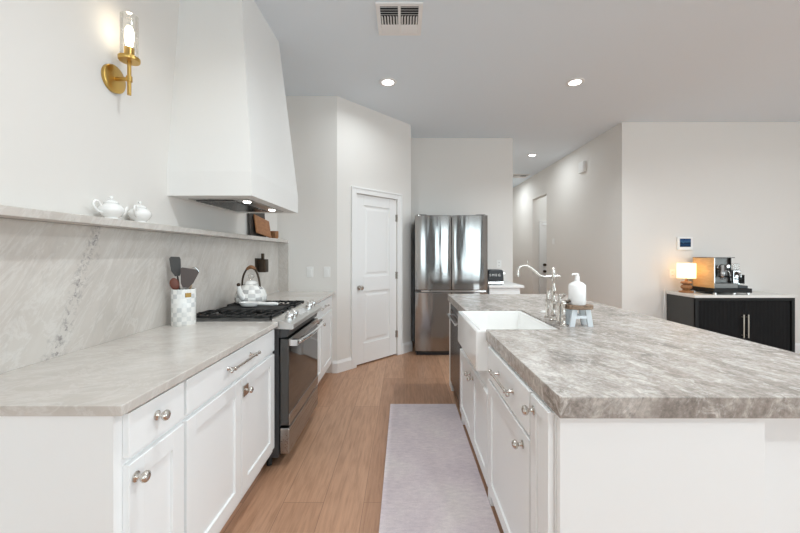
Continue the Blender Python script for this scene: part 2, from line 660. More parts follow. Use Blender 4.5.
struct('floor', G().box(-1.6, 7.7, -4.8, 9.8, -0.1, 0), 'floor')
struct('ceiling', G().box(-1.6, 7.7, -4.8, 9.8, CH, CH + 0.1), 'ceiling')
struct('wall_left', G().box(XL - 0.12, XL, YB, YF + 0.12, 0, CH), 'wall')
struct('wall_pantry', G().box(XL, P0.x, Y1, Y1 + 0.1, 0, CH), 'wall')
dv = (P1 - P0)
DL = dv.length
DM = Matrix.Translation(P0) @ Matrix.Rotation(math.atan2(dv.y, dv.x), 4, 'Z')   # local: x along the wall, -y out of it
D0, D1 = 0.275, 0.955   # door slab along the diagonal wall
struct('wall_diagonal', G().box(0, D0 - 0.005, 0, 0.1, 0, CH, DM).box(D1 + 0.005, DL, 0, 0.1, 0, CH, DM).box(D0 - 0.005, D1 + 0.005, 0, 0.1, 2.045, CH, DM), 'wall')
struct('wall_return', G().box(P1.x - 0.1, P1.x, P1.y, YF, 0, CH), 'wall')
struct('wall_alcove', G().box(XL, 1.66, YF, YF + 0.12, 0, CH), 'wall')
struct('wall_hall_left', G().box(1.56, 1.66, YF + 0.12, 9.6, 0, CH), 'wall')
struct('wall_hall_end', G().box(1.56, 3.05, 9.6, 9.7, 0, CH), 'wall')
struct('wall_hall_right', G().box(XH, XH + 0.11, YR, 7.28, 0, CH).box(XH, XH + 0.11, 8.07, 9.6, 0, CH).box(XH, XH + 0.11, 7.28, 8.07, 2.57, CH), 'wall')
struct('wall_right', G().box(XH + 0.11, XE, YR, YR + 0.12, 0, CH), 'wall')
struct('wall_niche', G().box(XH + 0.11, 3.20, 8.4, 8.5, 0, CH).box(4.02, 4.3, 8.4, 8.5, 0, CH).box(3.20, 4.02, 8.4, 8.5, 2.06, CH)
       .box(4.3, 4.4, 7.0, 8.5, 0, CH).box(XH + 0.11, 4.3, 7.05, 7.15, 0, CH), 'wall')
# rear and side walls with the window openings
g = G().box(-1.5, -1.2, YB - 0.12, YB, 0, CH).box(0.1, 1.4, YB - 0.12, YB, 0, CH).box(4.6, 7.6, YB - 0.12, YB, 0, CH)
g.box(-1.2, 0.1, YB - 0.12, YB, 2.3, CH).box(-1.2, 0.1, YB - 0.12, YB, 0, 0.6).box(1.4, 4.6, YB - 0.12, YB, 2.4, CH).box(1.4, 4.6, YB - 0.12, YB, 0, 0.1)
struct('wall_rear', g, 'wall')
g = G().box(XE, XE + 0.12, YB, -2.8, 0, CH).box(XE, XE + 0.12, 1.6, YR + 0.12, 0, CH).box(XE, XE + 0.12, -2.8, 1.6, 2.45, CH).box(XE, XE + 0.12, -2.8, 1.6, 0, 0.35)
struct('wall_side', g, 'wall')


def window(k, axis, a, b, z0, z1, p, cols):
    def bx(g, u0, u1, w0, w1, t=0.05):
        if axis == 'x':
            g.box(u0, u1, p - t / 2, p + t / 2, w0, w1)
        else:
            g.box(p - t / 2, p + t / 2, u0, u1, w0, w1)
    g = G()
    bx(g, a, a + 0.06, z0, z1); bx(g, b - 0.06, b, z0, z1)
    bx(g, a + 0.06, b - 0.06, z0, z0 + 0.06); bx(g, a + 0.06, b - 0.06, z1 - 0.06, z1)
    for i in range(1, cols):
        u = a + (b - a) * i / cols
        bx(g, u - 0.035, u + 0.035, z0 + 0.06, z1 - 0.06)
    f = struct('window_%d' % k, g, 'trim')
    g = G()
    bx(g, a + 0.03, b - 0.03, z0 + 0.03, z1 - 0.03, 0.008)
    obj('pane', g, 'pane', f)


window(1, 'x', 1.4, 4.6, 0.1, 2.4, YB - 0.05, 4)
window(2, 'x', -1.2, 0.1, 0.6, 2.3, YB - 0.05, 2)  # added window, unseen, kept to light the aisle
window(3, 'y', -2.8, 1.6, 0.35, 2.45, XE + 0.05, 4)


M['added_drape'] = mat('added_drape_cloth', (0.10, 0.075, 0.06), 0.9, spec=0.1)  # unseen dark drapes, added to darken the reflection in the refrigerator doors
for cx0, cx1, lab in ((0.12, 0.88, 'dark brown floor-length curtain on bare rear wall, unseen, darkening the refrigerator reflection'), (1.06, 1.80, 'dark brown floor-length curtain over the inner edge of the rear window, unseen, darkening the refrigerator reflection'), (4.45, 5.3, 'dark brown floor-length curtain at the outer edge of the rear window, unseen')):
    g = G()
    q = int((cx1 - cx0) / 0.06)
    fr_ = [(cx0 + (cx1 - cx0) * i / (q * 4), YB + 0.10 + 0.03 * math.sin(i * PI / 2)) for i in range(q * 4 + 1)]
    g.prism(fr_ + [(u, w - 0.008) for u, w in reversed(fr_)], 'z', 0.02, 2.75)
    tag(obj('added_drape', g, 'added_drape', base=((cx0 + cx1) / 2, YB + 0.1, 0.02), smooth=70), lab, 'added_drape')


BH, BT = 0.135, 0.015

struct('baseboard_pantry', G().prism([(Y1, 0), (Y1 - BT, 0), (Y1 - BT, BH - 0.03), (Y1 - 0.007, BH - 0.01), (Y1 - 0.005, BH), (Y1, BH)], 'x', -0.80, P0.x + 0.004), 'trim')
prof = [(0, 0), (-BT, 0), (-BT, BH - 0.03), (-0.007, BH - 0.01), (-0.005, BH), (0, BH)]
struct('baseboard_diagonal', G().prism(prof, 'x', -0.004, D0 - 0.08, DM).prism(prof, 'x', D1 + 0.08, DL + 0.012, DM), 'trim')
struct('baseboard_hall', G().prism([(XH, 0), (XH - BT, 0), (XH - BT, BH - 0.03), (XH - 0.005, BH), (XH, BH)], 'y', YR - BT, 7.28), 'trim')
struct('baseboard_right', G().prism([(YR, 0), (YR - BT, 0), (YR - BT, BH - 0.03), (YR - 0.005, BH), (YR, BH)], 'x', XH - BT, XE), 'trim')
struct('baseboard_hall_left', G().prism([(1.66, 0), (1.66 + BT, 0), (1.66 + BT, BH - 0.03), (1.665, BH), (1.66, BH)], 'y', YF, 9.6), 'trim')

# casing of the pantry door
def casing(g, a, b, top, w, mtx):
    for u0, u1, z0, z1 in ((a - w, a, 0, top + w), (b, b + w, 0, top + w), (a, b, top, top + w)):
        g.box(u0, u1, -0.016, 0, z0, z1, mtx)
    for u0, u1, z0, z1 in ((a - w, a - w + 0.02, 0, top + w), (b + w - 0.02, b + w, 0, top + w), (a - w + 0.02, b + w - 0.02, top + w - 0.02, top + w)):
        g.box(u0, u1, -0.024, -0.016, z0, z1, mtx)
    return g


t1 = struct('trim_1', casing(G(), D0 - 0.005, D1 + 0.005, 2.045, 0.075, DM), 'trim', bevel=0.003)


def panel_slab(w, h, panels, t=0.035):
    """slab with raised panels, local: x 0..w, face at y=0 looking to -y"""
    g = G()
    xs0, xs1 = panels[0][0], panels[0][1]
    zs = sorted([p[2] for p in panels] + [p[3] for p in panels])
    g.box(0, xs0, 0, t, 0, h).box(xs1, w, 0, t, 0, h)
    edges = [0] + zs + [h]
    for i in range(0, len(edges), 2):
        g.box(xs0, xs1, 0, t, edges[i], edges[i + 1])
    for a, b, z0, z1 in panels:
        g.box(a, b, 0.012, t - 0.004, z0, z1)
        # raised field with sloped shoulders
        i, q = 0.028, 0.055
        v = [(a + i, 0.0125, z0 + i), (b - i, 0.0125, z0 + i), (a + q, 0.004, z0 + q), (b - q, 0.004, z0 + q),
             (a + i, 0.0125, z1 - i), (b - i, 0.0125, z1 - i), (a + q, 0.004, z1 - q), (b - q, 0.004, z1 - q)]
        g.hexa([v[0], v[1], v[2], v[3], v[4], v[5], v[6], v[7]])
    return g


dw = D1 - D0
g = panel_slab(dw, 2.025, [(0.125, dw - 0.125, 0.24, 0.86), (0.125, dw - 0.125, 1.04, 1.90)])
g.xf(DM @ Matrix.Translation((D0, 0.012, 0.016)))
d1 = struct('door_1', g, 'trim', bevel=0.003)
g = G().lathe((0, 0, 0), [(0, 0), (0.027, 0), (0.027, 0.006), (0.012, 0.010), (0.010, 0.03), (0.020, 0.036), (0.028, 0.046), (0.028, 0.058), (0.02, 0.068), (0, 0.07)], 24, 'y',
              DM @ Matrix.Translation((D0 + 0.05, 0.012, 0.93)) @ Matrix.Diagonal((1, -1, 1, 1)))
obj('door_knob', g, 'nickel', d1, smooth=40)
for zz in (0.28, 1.05, 1.80):
    g = G()
    g.tube([DM @ Vector((D1 + 0.004, -0.006, zz - 0.045)), DM @ Vector((D1 + 0.004, -0.006, zz + 0.045))], 0.007)
    g.box(D1 - 0.018, D1 + 0.004, 0.008, 0.013, zz - 0.045, zz + 0.045, DM)
    obj('hinge', g, 'nickel', d1)

# door in the hall niche
NM = Matrix.Translation((3.27, 8.4, 0))
struct('trim_2', casing(G(), 0, 0.75, 2.04, 0.07, NM), 'trim', bevel=0.003)
g = panel_slab(0.75, 2.02, [(0.12, 0.63, 0.25, 0.86), (0.12, 0.63, 1.04, 1.88)])
g.xf(NM @ Matrix.Translation((0, 0.012, 0.012)))
d2 = struct('door_2', g, 'trim', bevel=0.003)
for zz, nm in ((0.92, 'door_knob'), (1.075, 'deadbolt')):
    g = G().lathe((0, 0, 0), [(0, 0), (0.033, 0), (0.033, 0.012), (0.014, 0.016), (0.014, 0.035), (0.03, 0.045), (0.03, 0.062), (0, 0.068)], 20, 'y',
                  NM @ Matrix.Translation((0.055, 0.012, zz)) @ Matrix.Diagonal((1, -1, 1, 1)))
    obj(nm, g, 'bronze', d2, smooth=40)


# ------------------------------------------------------------------ cabinet helpers
def shaker(parent, name, xf, s, y0, y1, z0, z1, m='cabinet', fr=0.062, t=0.02):
    """panelled front whose face is at x=xf looking along s"""
    g = G()
    xb = xf - s * t
    fr = min(fr, (y1 - y0) * 0.3)
    g.box(xb, xf, y0, y0 + fr, z0, z1).box(xb, xf, y1 - fr, y1, z0, z1)
    g.box(xb, xf, y0 + fr, y1 - fr, z0, z0 + fr).box(xb, xf, y0 + fr, y1 - fr, z1 - fr, z1)
    g.box(xb, xf - s * 0.009, y0 + fr, y1 - fr, z0 + fr, z1 - fr)
    return obj(name, g, m, parent, bevel=0.0018)


def slabfront(parent, name, xf, s, y0, y1, z0, z1, m='cabinet', t=0.02):
    return obj(name, G().box(xf - s * t, xf, y0, y1, z0, z1), m, parent, bevel=0.0025)


def knob(parent, xf, s, y, z, square=False, r=0.016):
    g = G()
    if square:
        g.box(xf, xf + s * 0.006, y - 0.026, y + 0.026, z - 0.026, z + 0.026)
    prof = [(0, 0), (r * 0.95, 0), (r * 0.95, 0.003), (r * 0.5, 0.006), (r * 0.38, 0.010), (r * 0.38, 0.017), (r * 0.85, 0.022), (r * 1.05, 0.028), (r * 0.95, 0.035), (r * 0.5, 0.039), (0, 0.040)]
    g.lathe((xf, y, z), [(a, b * s) for a, b in prof], 20, 'x')
    return obj('knob', g, 'nickel', parent, smooth=50)


def barpull(parent, xf, s, y0, y1, z):
    g = G()
    x = xf + s * 0.032
    g.tube([(x, y0, z), (x, y1, z)], 0.0055)
    for y in (y0 + 0.035, y1 - 0.035):
        g.tube([(xf, y, z), (xf + s * 0.004, y, z), (x, y, z)], [0.010, 0.0065, 0.0055])
        g.ball((x, y, z), 0.0095, seg=12)
    for y in (y0, y1):
        g.ball((x, y, z), 0.009, seg=12)
    return obj('bar_pull', g, 'nickel', parent, smooth=50)


# ------------------------------------------------------------------ left run
XD, XFm, XC = -0.79, -0.81, -0.775      # door face, face frame, counter edge
t = thing('base_cabinet', 'narrow white base cabinet at the near end of the left run, drawer over door', 'cabinet', (-1.1, 1.12, 0))
obj('body', G().box(XL + 0.002, XFm, 0.99, 1.283, 0.11, 0.884).box(XL + 0.002, XFm - 0.07, 0.99, 1.283, 0, 0.11), 'cabinet', t, bevel=0.001)
obj('end_panel', G().box(XL + 0.002, XFm + 0.004, 0.984, 0.99, 0, 0.884), 'cabinet', t)
d = slabfront(t, 'drawer', XD, 1, 1.02, 1.276, 0.742, 0.872); knob(d, XD, 1, 1.135, 0.815)
d = shaker(t, 'door', XD, 1, 1.02, 1.276, 0.15, 0.722); knob(d, XD, 1, 1.045, 0.675)

t = thing('base_cabinet', 'wide white base cabinet left of the range, one long drawer over two doors', 'cabinet', (-1.1, 1.74, 0))
obj('body', G().box(XL + 0.002, XFm, 1.285, 2.188, 0.11, 0.884).box(XL + 0.002, XFm - 0.07, 1.285, 2.188, 0, 0.11), 'cabinet', t, bevel=0.001)
d = slabfront(t, 'drawer', XD, 1, 1.292, 2.165, 0.742, 0.872); barpull(d, XD, 1, 1.56, 1.86, 0.815)
d = shaker(t, 'door', XD, 1, 1.292, 1.727, 0.15, 0.722)
d = shaker(t, 'door', XD, 1, 1.733, 2.165, 0.15, 0.722); knob(d, XD, 1, 1.765, 0.655, True)

t = thing('base_cabinet', 'white base cabinet between the range and the pantry wall, drawer over doors', 'cabinet', (-1.1, 3.46, 0))
obj('body', G().box(XL + 0.002, XFm, 2.955, 3.97, 0.11, 0.884).box(XL + 0.002, XFm - 0.07, 2.955, 3.97, 0, 0.11), 'cabinet', t, bevel=0.001)
d = slabfront(t, 'drawer', XD, 1, 2.965, 3.90, 0.742, 0.872); barpull(d, XD, 1, 3.28, 3.58, 0.815)
d = shaker(t, 'door', XD, 1, 2.965, 3.43, 0.15, 0.722); knob(d, XD, 1, 3.40, 0.655)
d = shaker(t, 'door', XD, 1, 3.436, 3.90, 0.15, 0.722)

tag(obj('countertop', G().box(XL, XC, 0.974, 2.189, 0.884, 0.914), 'quartz_counter', base=(-1.1, 1.5, 0.884), bevel=0.003), 'pale quartzite countertop on the white cabinets left of the range', 'countertop')
tag(obj('countertop', G().box(XL, XC, 2.953, Y1, 0.884, 0.914), 'quartz_counter', base=(-1.1, 3.46, 0.884), bevel=0.003), 'short pale quartzite countertop between the range and the pantry wall', 'countertop')
tag(obj('backsplash', G().box(XL + 0.001, XL + 0.02, 0.80, Y1 - 0.021, 0.9145, 1.455), 'quartz_slab', base=(XL + 0.01, 2.4, 0.914)), 'tall veined stone backsplash slab along the left wall under the ledge', 'backsplash')
tag(obj('backsplash', G().box(XL, -1.29, Y1 - 0.02, Y1, 0.914, 1.455), 'quartz', base=(-1.35, Y1, 0.914)), 'narrow stone return slab standing against the pantry wall at the counter end', 'backsplash')
tag(obj('stone_ledge', G().box(XL, -1.295, 0.30, Y1, 1.456, 1.488), 'quartz', base=(-1.35, 2.0, 1.456), bevel=0.002), 'long thin pale stone ledge on the left wall above the backsplash', 'shelf')

# ------------------------------------------------------------------ range
RY0, RY1 = 2.195, 2.947
t = thing('gas_range', 'stainless steel slide-in gas range with black grates and oven below', 'range', (-1.08, 2.57, 0))
obj('body', G().box(-1.39, -0.775, RY0, RY1, 0.07, 0.895).prism([(-0.775, 0.70), (-0.775, 0.87), (-0.71, 0.862), (-0.725, 0.815), (-0.775, 0.81)], 'y', RY0 + 0.006, RY1 - 0.006), 'rangeside', t)
obj('cooktop', G().box(-1.395, -0.80, RY0, RY1, 0.896, 0.918), 'cooktop', t, bevel=0.004)
g = G().prism([(-0.815, 0.868), (-0.815, 0.931), (-0.80, 0.932), (-0.688, 0.897), (-0.683, 0.892), (-0.683, 0.868), (-0.69, 0.863)], 'y', RY0 - 0.004, RY1 + 0.004)
cp = obj('control_panel', g, 'bezel', t, bevel=0.002)
g = G()
nx, nz = 0.298, 0.954
def bezpt(u, lift=0.0):
    x = -0.80 + 0.112 * u
    z = 0.932 - 0.035 * u
    return x + nx * lift, z + nz * lift
a = bezpt(0.25, 0.0012); b = bezpt(0.75, 0.0012)
g.prism([(a[0], a[1] - 0.002), a, b, (b[0], b[1] - 0.002)], 'y', 2.47, 2.67)
obj('display', g, mat('display_glass', (0.55, 0.55, 0.55), 0.12), cp)
for y in (2.29, 2.375, 2.765, 2.85):
    x, z = bezpt(0.52)
    mt = Matrix.Translation((x, y, z)) @ Matrix.Rotation(math.atan2(nx, nz), 4, 'Y')
    g = G().lathe((0, 0, 0), [(0, 0), (0.030, 0), (0.030, 0.006), (0.024, 0.008), (0.024, 0.012), (0.0265, 0.014), (0.0255, 0.036), (0.022, 0.040), (0, 0.040)], 28, 'z', mt)
    g.box(-0.024, 0.024, -0.004, 0.004, 0.039, 0.047, mt)
    obj('knob', g, 'chrome', cp, smooth=40)
# oven door
dr = obj('oven_door', G().box(-0.772, -0.716, RY0 + 0.012, RY1 - 0.012, 0.262, 0.803), 'darksteel', t, bevel=0.004)
obj('window', G().box(-0.716, -0.7145, RY0 + 0.0125, RY1 - 0.0125, 0.333, 0.757), 'ovenglass', dr)
obj('bottom_rail', G().box(-0.7165, -0.711, RY0 + 0.012, RY1 - 0.012, 0.262, 0.332), 'steel', dr, bevel=0.002)
obj('top_rail', G().box(-0.7165, -0.711, RY0 + 0.012, RY1 - 0.012, 0.758, 0.802), 'steel', dr, bevel=0.002)
pts = [(-0.70, RY0 + 0.03, 0.776), (-0.664, RY0 + 0.06, 0.776)]
for k in range(9):
    u = k / 8
    pts.append((-0.660 + 0.018 * math.sin(PI * u), RY0 + 0.09 + (RY1 - RY0 - 0.18) * u, 0.776))
pts += [(-0.664, RY1 - 0.06, 0.776), (-0.70, RY1 - 0.03, 0.776)]
g = G().tube(pts, 0.0135, 16)
for y in (RY0 + 0.02, RY1 - 0.055):
    g.box(-0.712, -0.664, y, y + 0.035, 0.757, 0.795)
obj('handle', g, 'chrome', dr, smooth=50)
obj('drawer', G().box(-0.772, -0.712, RY0 + 0.008, RY1 - 0.008, 0.088, 0.248), 'steel', t, bevel=0.006)
for x in (-1.33, -0.85):
    for y in (RY0 + 0.05, RY1 - 0.05):
        obj('leg', G().cyl((x, y, 0), (x, y, 0.07), 0.018), 'rubber', t)
# burners, grates, griddle
def burner(x, y, r):
    g = G().lathe((x, y, 0), [(0, 0.918), (r, 0.918), (r, 0.924), (r * 0.8, 0.926), (r * 0.8, 0.930), (r * 0.7, 0.934), (0, 0.934)], 24)
    obj('burner', g, 'iron', t, smooth=40)
for x in (-1.215, -0.93):
    burner(x, 2.32, 0.05)
    burner(x, 2.815, 0.042)
def grate(y0, y1):
    g = G()
    x0, x1, z1 = -1.345, -0.825, 0.946
    w = 0.012
    for y in (y0, y1 - w):
        g.box(x0, x1, y, y + w, 0.932, z1)
    for x in (x0, x1 - w, (x0 + x1) / 2 - w / 2):
        g.box(x, x + w, y0, y1, 0.932, z1)
    for k in range(1, 8):
        x = x0 + (x1 - x0) * k / 8
        if k != 4:
            g.box(x - 0.005, x + 0.005, y0, y0 + (y1 - y0) * 0.36, 0.932, z1 + 0.003)
            g.box(x - 0.005, x + 0.005, y1 - (y1 - y0) * 0.36, y1, 0.932, z1 + 0.003)
    ym = (y0 + y1) / 2
    for xa, xb in ((x0, x0 + 0.085), (x0 + 0.18, x1 - 0.18), (x1 - 0.085, x1)):
        g.box(xa, xb, ym - 0.005, ym + 0.005, 0.932, z1 + 0.003)
    for x in (x0, x1 - w):
        for y in (y0, y1 - w):
            g.box(x, x + w, y, y + w, 0.918, 0.932)
    obj('grate', g, 'iron', t, bevel=0.002)
grate(2.208, 2.445)
grate(2.697, 2.934)
g = G().box(-1.30, -0.86, 2.455, 2.687, 0.930, 0.942).box(-1.30, -0.86, 2.455, 2.463, 0.942, 0.948).box(-1.30, -0.86, 2.679, 2.687, 0.942, 0.948)
g.box(-1.30, -1.29, 2.463, 2.679, 0.942, 0.948).box(-0.87, -0.86, 2.463, 2.679, 0.942, 0.948)
for x in (-1.29, -0.88):
    for y in (2.47, 2.66):
        g.box(x, x + 0.012, y, y + 0.012, 0.918, 0.930)
obj('griddle', g, 'iron', t, bevel=0.002)

# spoon rest lying across the grates
g = G()
cx, cy, cz = -1.068, 2.60, 0.950
top = []
for k in range(24):
    a = 2 * PI * k / 24
    top.append((cx - 0.065 + 0.075 * math.cos(a), cy + 0.04 * math.sin(a)))
rings = []
for sc_, z in ((0.75, 0), (1.0, 0.022), (1.0, 0.028), (0.9, 0.028), (0.7, 0.009)):
    rings.append([g.bm.verts.new((cx - 0.065 + (px - cx + 0.065) * sc_, cy + (py - cy) * sc_, cz + z)) for px, py in top])
for A, B in zip(rings, rings[1:]):
    for k in range(24):
        g.bm.faces.new((A[k], A[(k + 1) % 24], B[(k + 1) % 24], B[k]))
g.bm.faces.new(rings[0]); g.bm.faces.new(rings[-1])
g.tube([(cx - 0.0, cy, cz + 0.018), (cx + 0.06, cy, cz + 0.015), (cx + 0.12, cy, cz + 0.015), (cx + 0.145, cy, cz + 0.014)], [0.014, 0.013, 0.0145, 0.010])
tag(obj('spoon_rest', g, 'porcelain', base=(cx, cy, cz), smooth=50), 'white ceramic spoon rest lying on the cooktop in front of the kettle', 'spoon rest')

# kettle
kx, ky, kz = -1.195, 2.775, 0.950
t = thing('tea_kettle', 'grey and white checked enamel tea kettle standing on the back of the cooktop', 'kettle', (kx, ky, kz))
R = [(0, 0), (0.098, 0), (0.112, 0.008), (0.119, 0.03), (0.116, 0.06), (0.103, 0.095), (0.083, 0.122), (0.060, 0.140), (0.048, 0.146), (0, 0.146)]
obj('body', G().lathe((0, 0, 0), R, 40), 'kettle', t, local=True, smooth=45)
lid = obj('lid', G().lathe((0, 0, 0), [(0, 0.147), (0.050, 0.147), (0.048, 0.155), (0.034, 0.168), (0.014, 0.175), (0, 0.175)], 32), 'porcelain', t, local=True, smooth=45)
obj('knob', G().lathe((0, 0, 0), [(0, 0.176), (0.008, 0.176), (0.007, 0.184), (0.020, 0.194), (0.026, 0.208), (0.020, 0.222), (0, 0.229)], 24), 'glass', lid, local=True, smooth=60)
sd = Vector((-0.16, -0.98, 0)).normalized()
sp = [sd * 0.105 + Vector((0, 0, 0.05)), sd * 0.135 + Vector((0, 0, 0.085)), sd * 0.150 + Vector((0, 0, 0.12)), sd * 0.158 + Vector((0, 0, 0.145))]
s_ = obj('spout', G().tube(spline(sp), [0.024 - 0.012 * i / 18 for i in range(19)]), 'porcelain', t, local=True, smooth=60)
obj('whistle', G().ball(sp[-1] + Vector((0, 0, 0.008)), 0.014, seg=14), 'bronze', s_, local=True, smooth=60)
hd = Vector((1, -0.12, 0)).normalized()
arc = [hd * (-0.074 * math.cos(a)) * (1 + 0.05 * math.sin(2 * a)) + Vector((0, 0, 0.12 + 0.158 * math.sin(a))) for a in [PI * k / 20 for k in range(21)]]
hn = obj('handle', G().tube(arc[:8], 0.0075).tube(arc[13:], 0.0075), 'bronze', t, local=True, smooth=60)
obj('grip', G().tube(arc[7:14], [0.011, 0.013, 0.0145, 0.015, 0.0145, 0.013, 0.011]), 'grip', hn, local=True, smooth=60, label='brown wooden grip')

# dark bracket on the backsplash behind the kettle
t = thing('wall_holder', 'dark bronze block with an upright rod mounted on the backsplash behind the kettle', 'holder', (XL + 0.02, 3.42, 1.15))
obj('back_plate', G().box(XL + 0.0205, XL + 0.03, 3.33, 3.50, 1.165, 1.29), 'bronze', t, bevel=0.003)
obj('block', G().box(XL + 0.03, XL + 0.10, 3.38, 3.46, 1.155, 1.28), 'bronze', t, bevel=0.004)
obj('rod', G().box(XL + 0.05, XL + 0.075, 3.40, 3.425, 1.28, 1.335), 'bronze', t, bevel=0.003)

# utensil crock and utensils
ux, uy, uz = -1.303, 2.10, 0.914
t = thing('utensil_crock', 'tall white and grey checked utensil crock on the counter beside the cooktop', 'crock', (ux, uy, uz))
obj('body', G().lathe((0, 0, 0), [(0, 0), (0.062, 0), (0.064, 0.004), (0.064, 0.208), (0.062, 0.211), (0.058, 0.209), (0.058, 0.012), (0, 0.012)], 48), 'crock', t, local=True, smooth=40)
pm = Matrix.Rotation(math.radians(-38), 4, 'Z')
g = G().box(0.059, 0.0665, -0.016, 0.016, 0.165, 0.190, pm)
obj('badge', g, 'oldbrass', t, local=True, bevel=0.002, label='brass plate on the crock')
def blade(outline, th, base, tilt, yaw, shaft, r, shaft_len):
    """flat-headed utensil: outline in x/z, handle below; stands from base upwards"""
    g = G()
    mt = Matrix.Translation(Vector(base)) @ Matrix.Rotation(yaw, 4, 'Z') @ Matrix.Rotation(tilt, 4, 'Y')
    g.prism(outline, 'y', -th / 2, th / 2, mt)
    g.tube([mt @ Vector((0, 0, 0)), mt @ Vector((0, 0, shaft_len * 0.5)), mt @ Vector((0, 0, shaft_len))], [r, r, r * 0.8])
    return g
bz = uz + 0.013
# view direction from the camera towards the crock
va = math.atan2(uy, ux)
yw = va - PI / 2            # local x runs across the view
g = blade([(-0.012, 0.275), (0.012, 0.275), (0.022, 0.30), (0.028, 0.372), (0.024, 0.386), (-0.018, 0.393), (-0.028, 0.383), (-0.028, 0.31)], 0.006,
          (ux - 0.005, uy + 0.012, bz), math.radians(-7), yw, 0, 0.0055, 0.28)
tag(obj('spatula', g, 'silicone', base=(ux, uy, bz), bevel=0.002), 'dark grey flat spatula, tallest tool standing in the checked crock', 'spatula', 'utensils in the crock')
g = blade([(-0.016, 0.205), (0.012, 0.205), (0.036, 0.235), (0.060, 0.300), (0.050, 0.314), (-0.030, 0.324), (-0.038, 0.316), (-0.028, 0.23)], 0.006,
          (ux + 0.006, uy - 0.022, bz), math.radians(5), yw + 0.15, 0, 0.006, 0.2)
tag(obj('turner', g, 'turner', base=(ux, uy, bz), bevel=0.002), 'broad dark brown turner with a flared head in the checked crock', 'turner', 'utensils in the crock')
g = G()
b0, b1 = Vector((ux + 0.0, uy + 0.0, bz + 0.002)), Vector((ux - 0.022, uy - 0.036, bz + 0.207))
g.tube([b0, b1], 0.006)
mt = Matrix.Translation(b1 + Vector((-0.006, -0.004, 0.022))) @ Matrix.Rotation(yw, 4, 'Z') @ Matrix.Rotation(math.radians(-14), 4, 'Y') @ Matrix.Diagonal((0.024, 0.010, 0.036, 1))
g.ball((0, 0, 0), 1.0, seg=18)
bmesh.ops.transform(g.bm, matrix=mt, verts=g.bm.verts[-(8 * 18 + 2 + 0):]) if False else None
# move the unit ball just added into its place
for v in [v for v in g.bm.verts if v.co.length < 1.0001 and v.co.length > 0.9999 and (v.co - b0).length > 0.5]:
    v.co = mt @ v.co
tag(obj('wooden_spoon', g, 'redwood', base=(ux, uy, bz), smooth=60), 'red-brown wooden spoon leaning in the checked crock, nearest the camera', 'spoon', 'utensils in the crock')
g = G()
b0, b1 = Vector((ux - 0.008, uy + 0.026, bz + 0.002)), Vector((ux + 0.014, uy + 0.053, bz + 0.236))
g.tube([b0, b1], 0.006)
ph = obj('pale_tool', g, 'sofwood', base=(ux, uy, bz))
g2 = G()
mt = Matrix.Translation(b1) @ Matrix.Rotation(math.radians(12), 4, 'Y')
ph.name = 'whisk'
ax = (b1 - b0).normalized()
for k in range(4):
    a = PI * k / 4
    side = Vector((math.cos(a), math.sin(a), 0))
    loop = [b1 + side * 0.005, b1 + side * 0.026 + ax * 0.045, b1 + side * 0.028 + ax * 0.065, b1 + ax * 0.088, b1 - side * 0.028 + ax * 0.065, b1 - side * 0.026 + ax * 0.045, b1 - side * 0.005]
    g2.tube(spline(loop, 4), 0.0011, 6)
obj('wire_head', g2, 'chrome', ph, smooth=60, label='round wire head')
tag(ph, 'wire whisk with a pale handle at the back of the checked crock', 'whisk', 'utensils in the crock')

# ------------------------------------------------------------------ range hood
def hood():
    y0, y1, x1, z0, z1 = 2.127, 3.05, -0.911, 1.68, 1.825
    ty0, ty1, tx1 = 2.265, 2.965, -1.045
    t = thing('range_hood', 'tall tapered white range hood rising from over the range to the ceiling', 'range hood', (-1.16, 2.6, z0))
    g = G()
    g.box(XL, x1, y0, y0 + 0.02, z0, z1).box(XL, x1, y1 - 0.02, y1, z0, z1).box(x1 - 0.02, x1, y0 + 0.02, y1 - 0.02, z0, z1)
    g.box(XL, x1 - 0.02, y0 + 0.02, y1 - 0.02, z0 + 0.04, z1)
    g.box(XL, XL + 0.05, y0 + 0.02, y1 - 0.02, z0, z0 + 0.04).box(x1 - 0.08, x1 - 0.02, y0 + 0.02, y1 - 0.02, z0, z0 + 0.04)
    g.box(XL + 0.05, x1 - 0.08, y0 + 0.02, y0 + 0.12, z0, z0 + 0.04).box(XL + 0.05, x1 - 0.08, y1 - 0.12, y1 - 0.02, z0, z0 + 0.04)
    obj('base_band', g, 'hood', t)
    g = G().hexa([(XL, y0, z1), (x1, y0, z1), (XL, y1, z1), (x1, y1, z1), (XL, ty0, CH), (tx1, ty0, CH), (XL, ty1, CH), (tx1, ty1, CH)])
    obj('canopy', g, 'hood', t)
    g = G().box(XL + 0.052, x1 - 0.082, y0 + 0.122, y1 - 0.122, z0 - 0.004, z0 + 0.035)
    ln = obj('liner', g, 'steel', t, bevel=0.003)
    xm = XL + 0.05 + (x1 - 0.08 - XL - 0.05) * 0.35
    g = G()
    for k in range(12):
        yy = y0 + 0.16 + k * (y1 - y0 - 0.34) / 12
        g.box(XL + 0.08, x1 - 0.19, yy, yy + 0.028, z0 - 0.011, z0 - 0.004)
    obj('baffle_filter', g, 'darksteel', ln)
    for yy in (y0 + 0.24, y1 - 0.24):
        g = G().lathe((x1 - 0.135, yy, z0), [(0, -0.008), (0.022, -0.008), (0.026, -0.004), (0, -0.004)], 20)
        lo = obj('lamp', g, 'led', ln)
        light('hood_light', 'SPOT', (x1 - 0.135, yy, z0 - 0.014), 2.2, (1, 0.97, 0.93), (0, 0, 0), radius=0.03, spot=2.2)
hood()

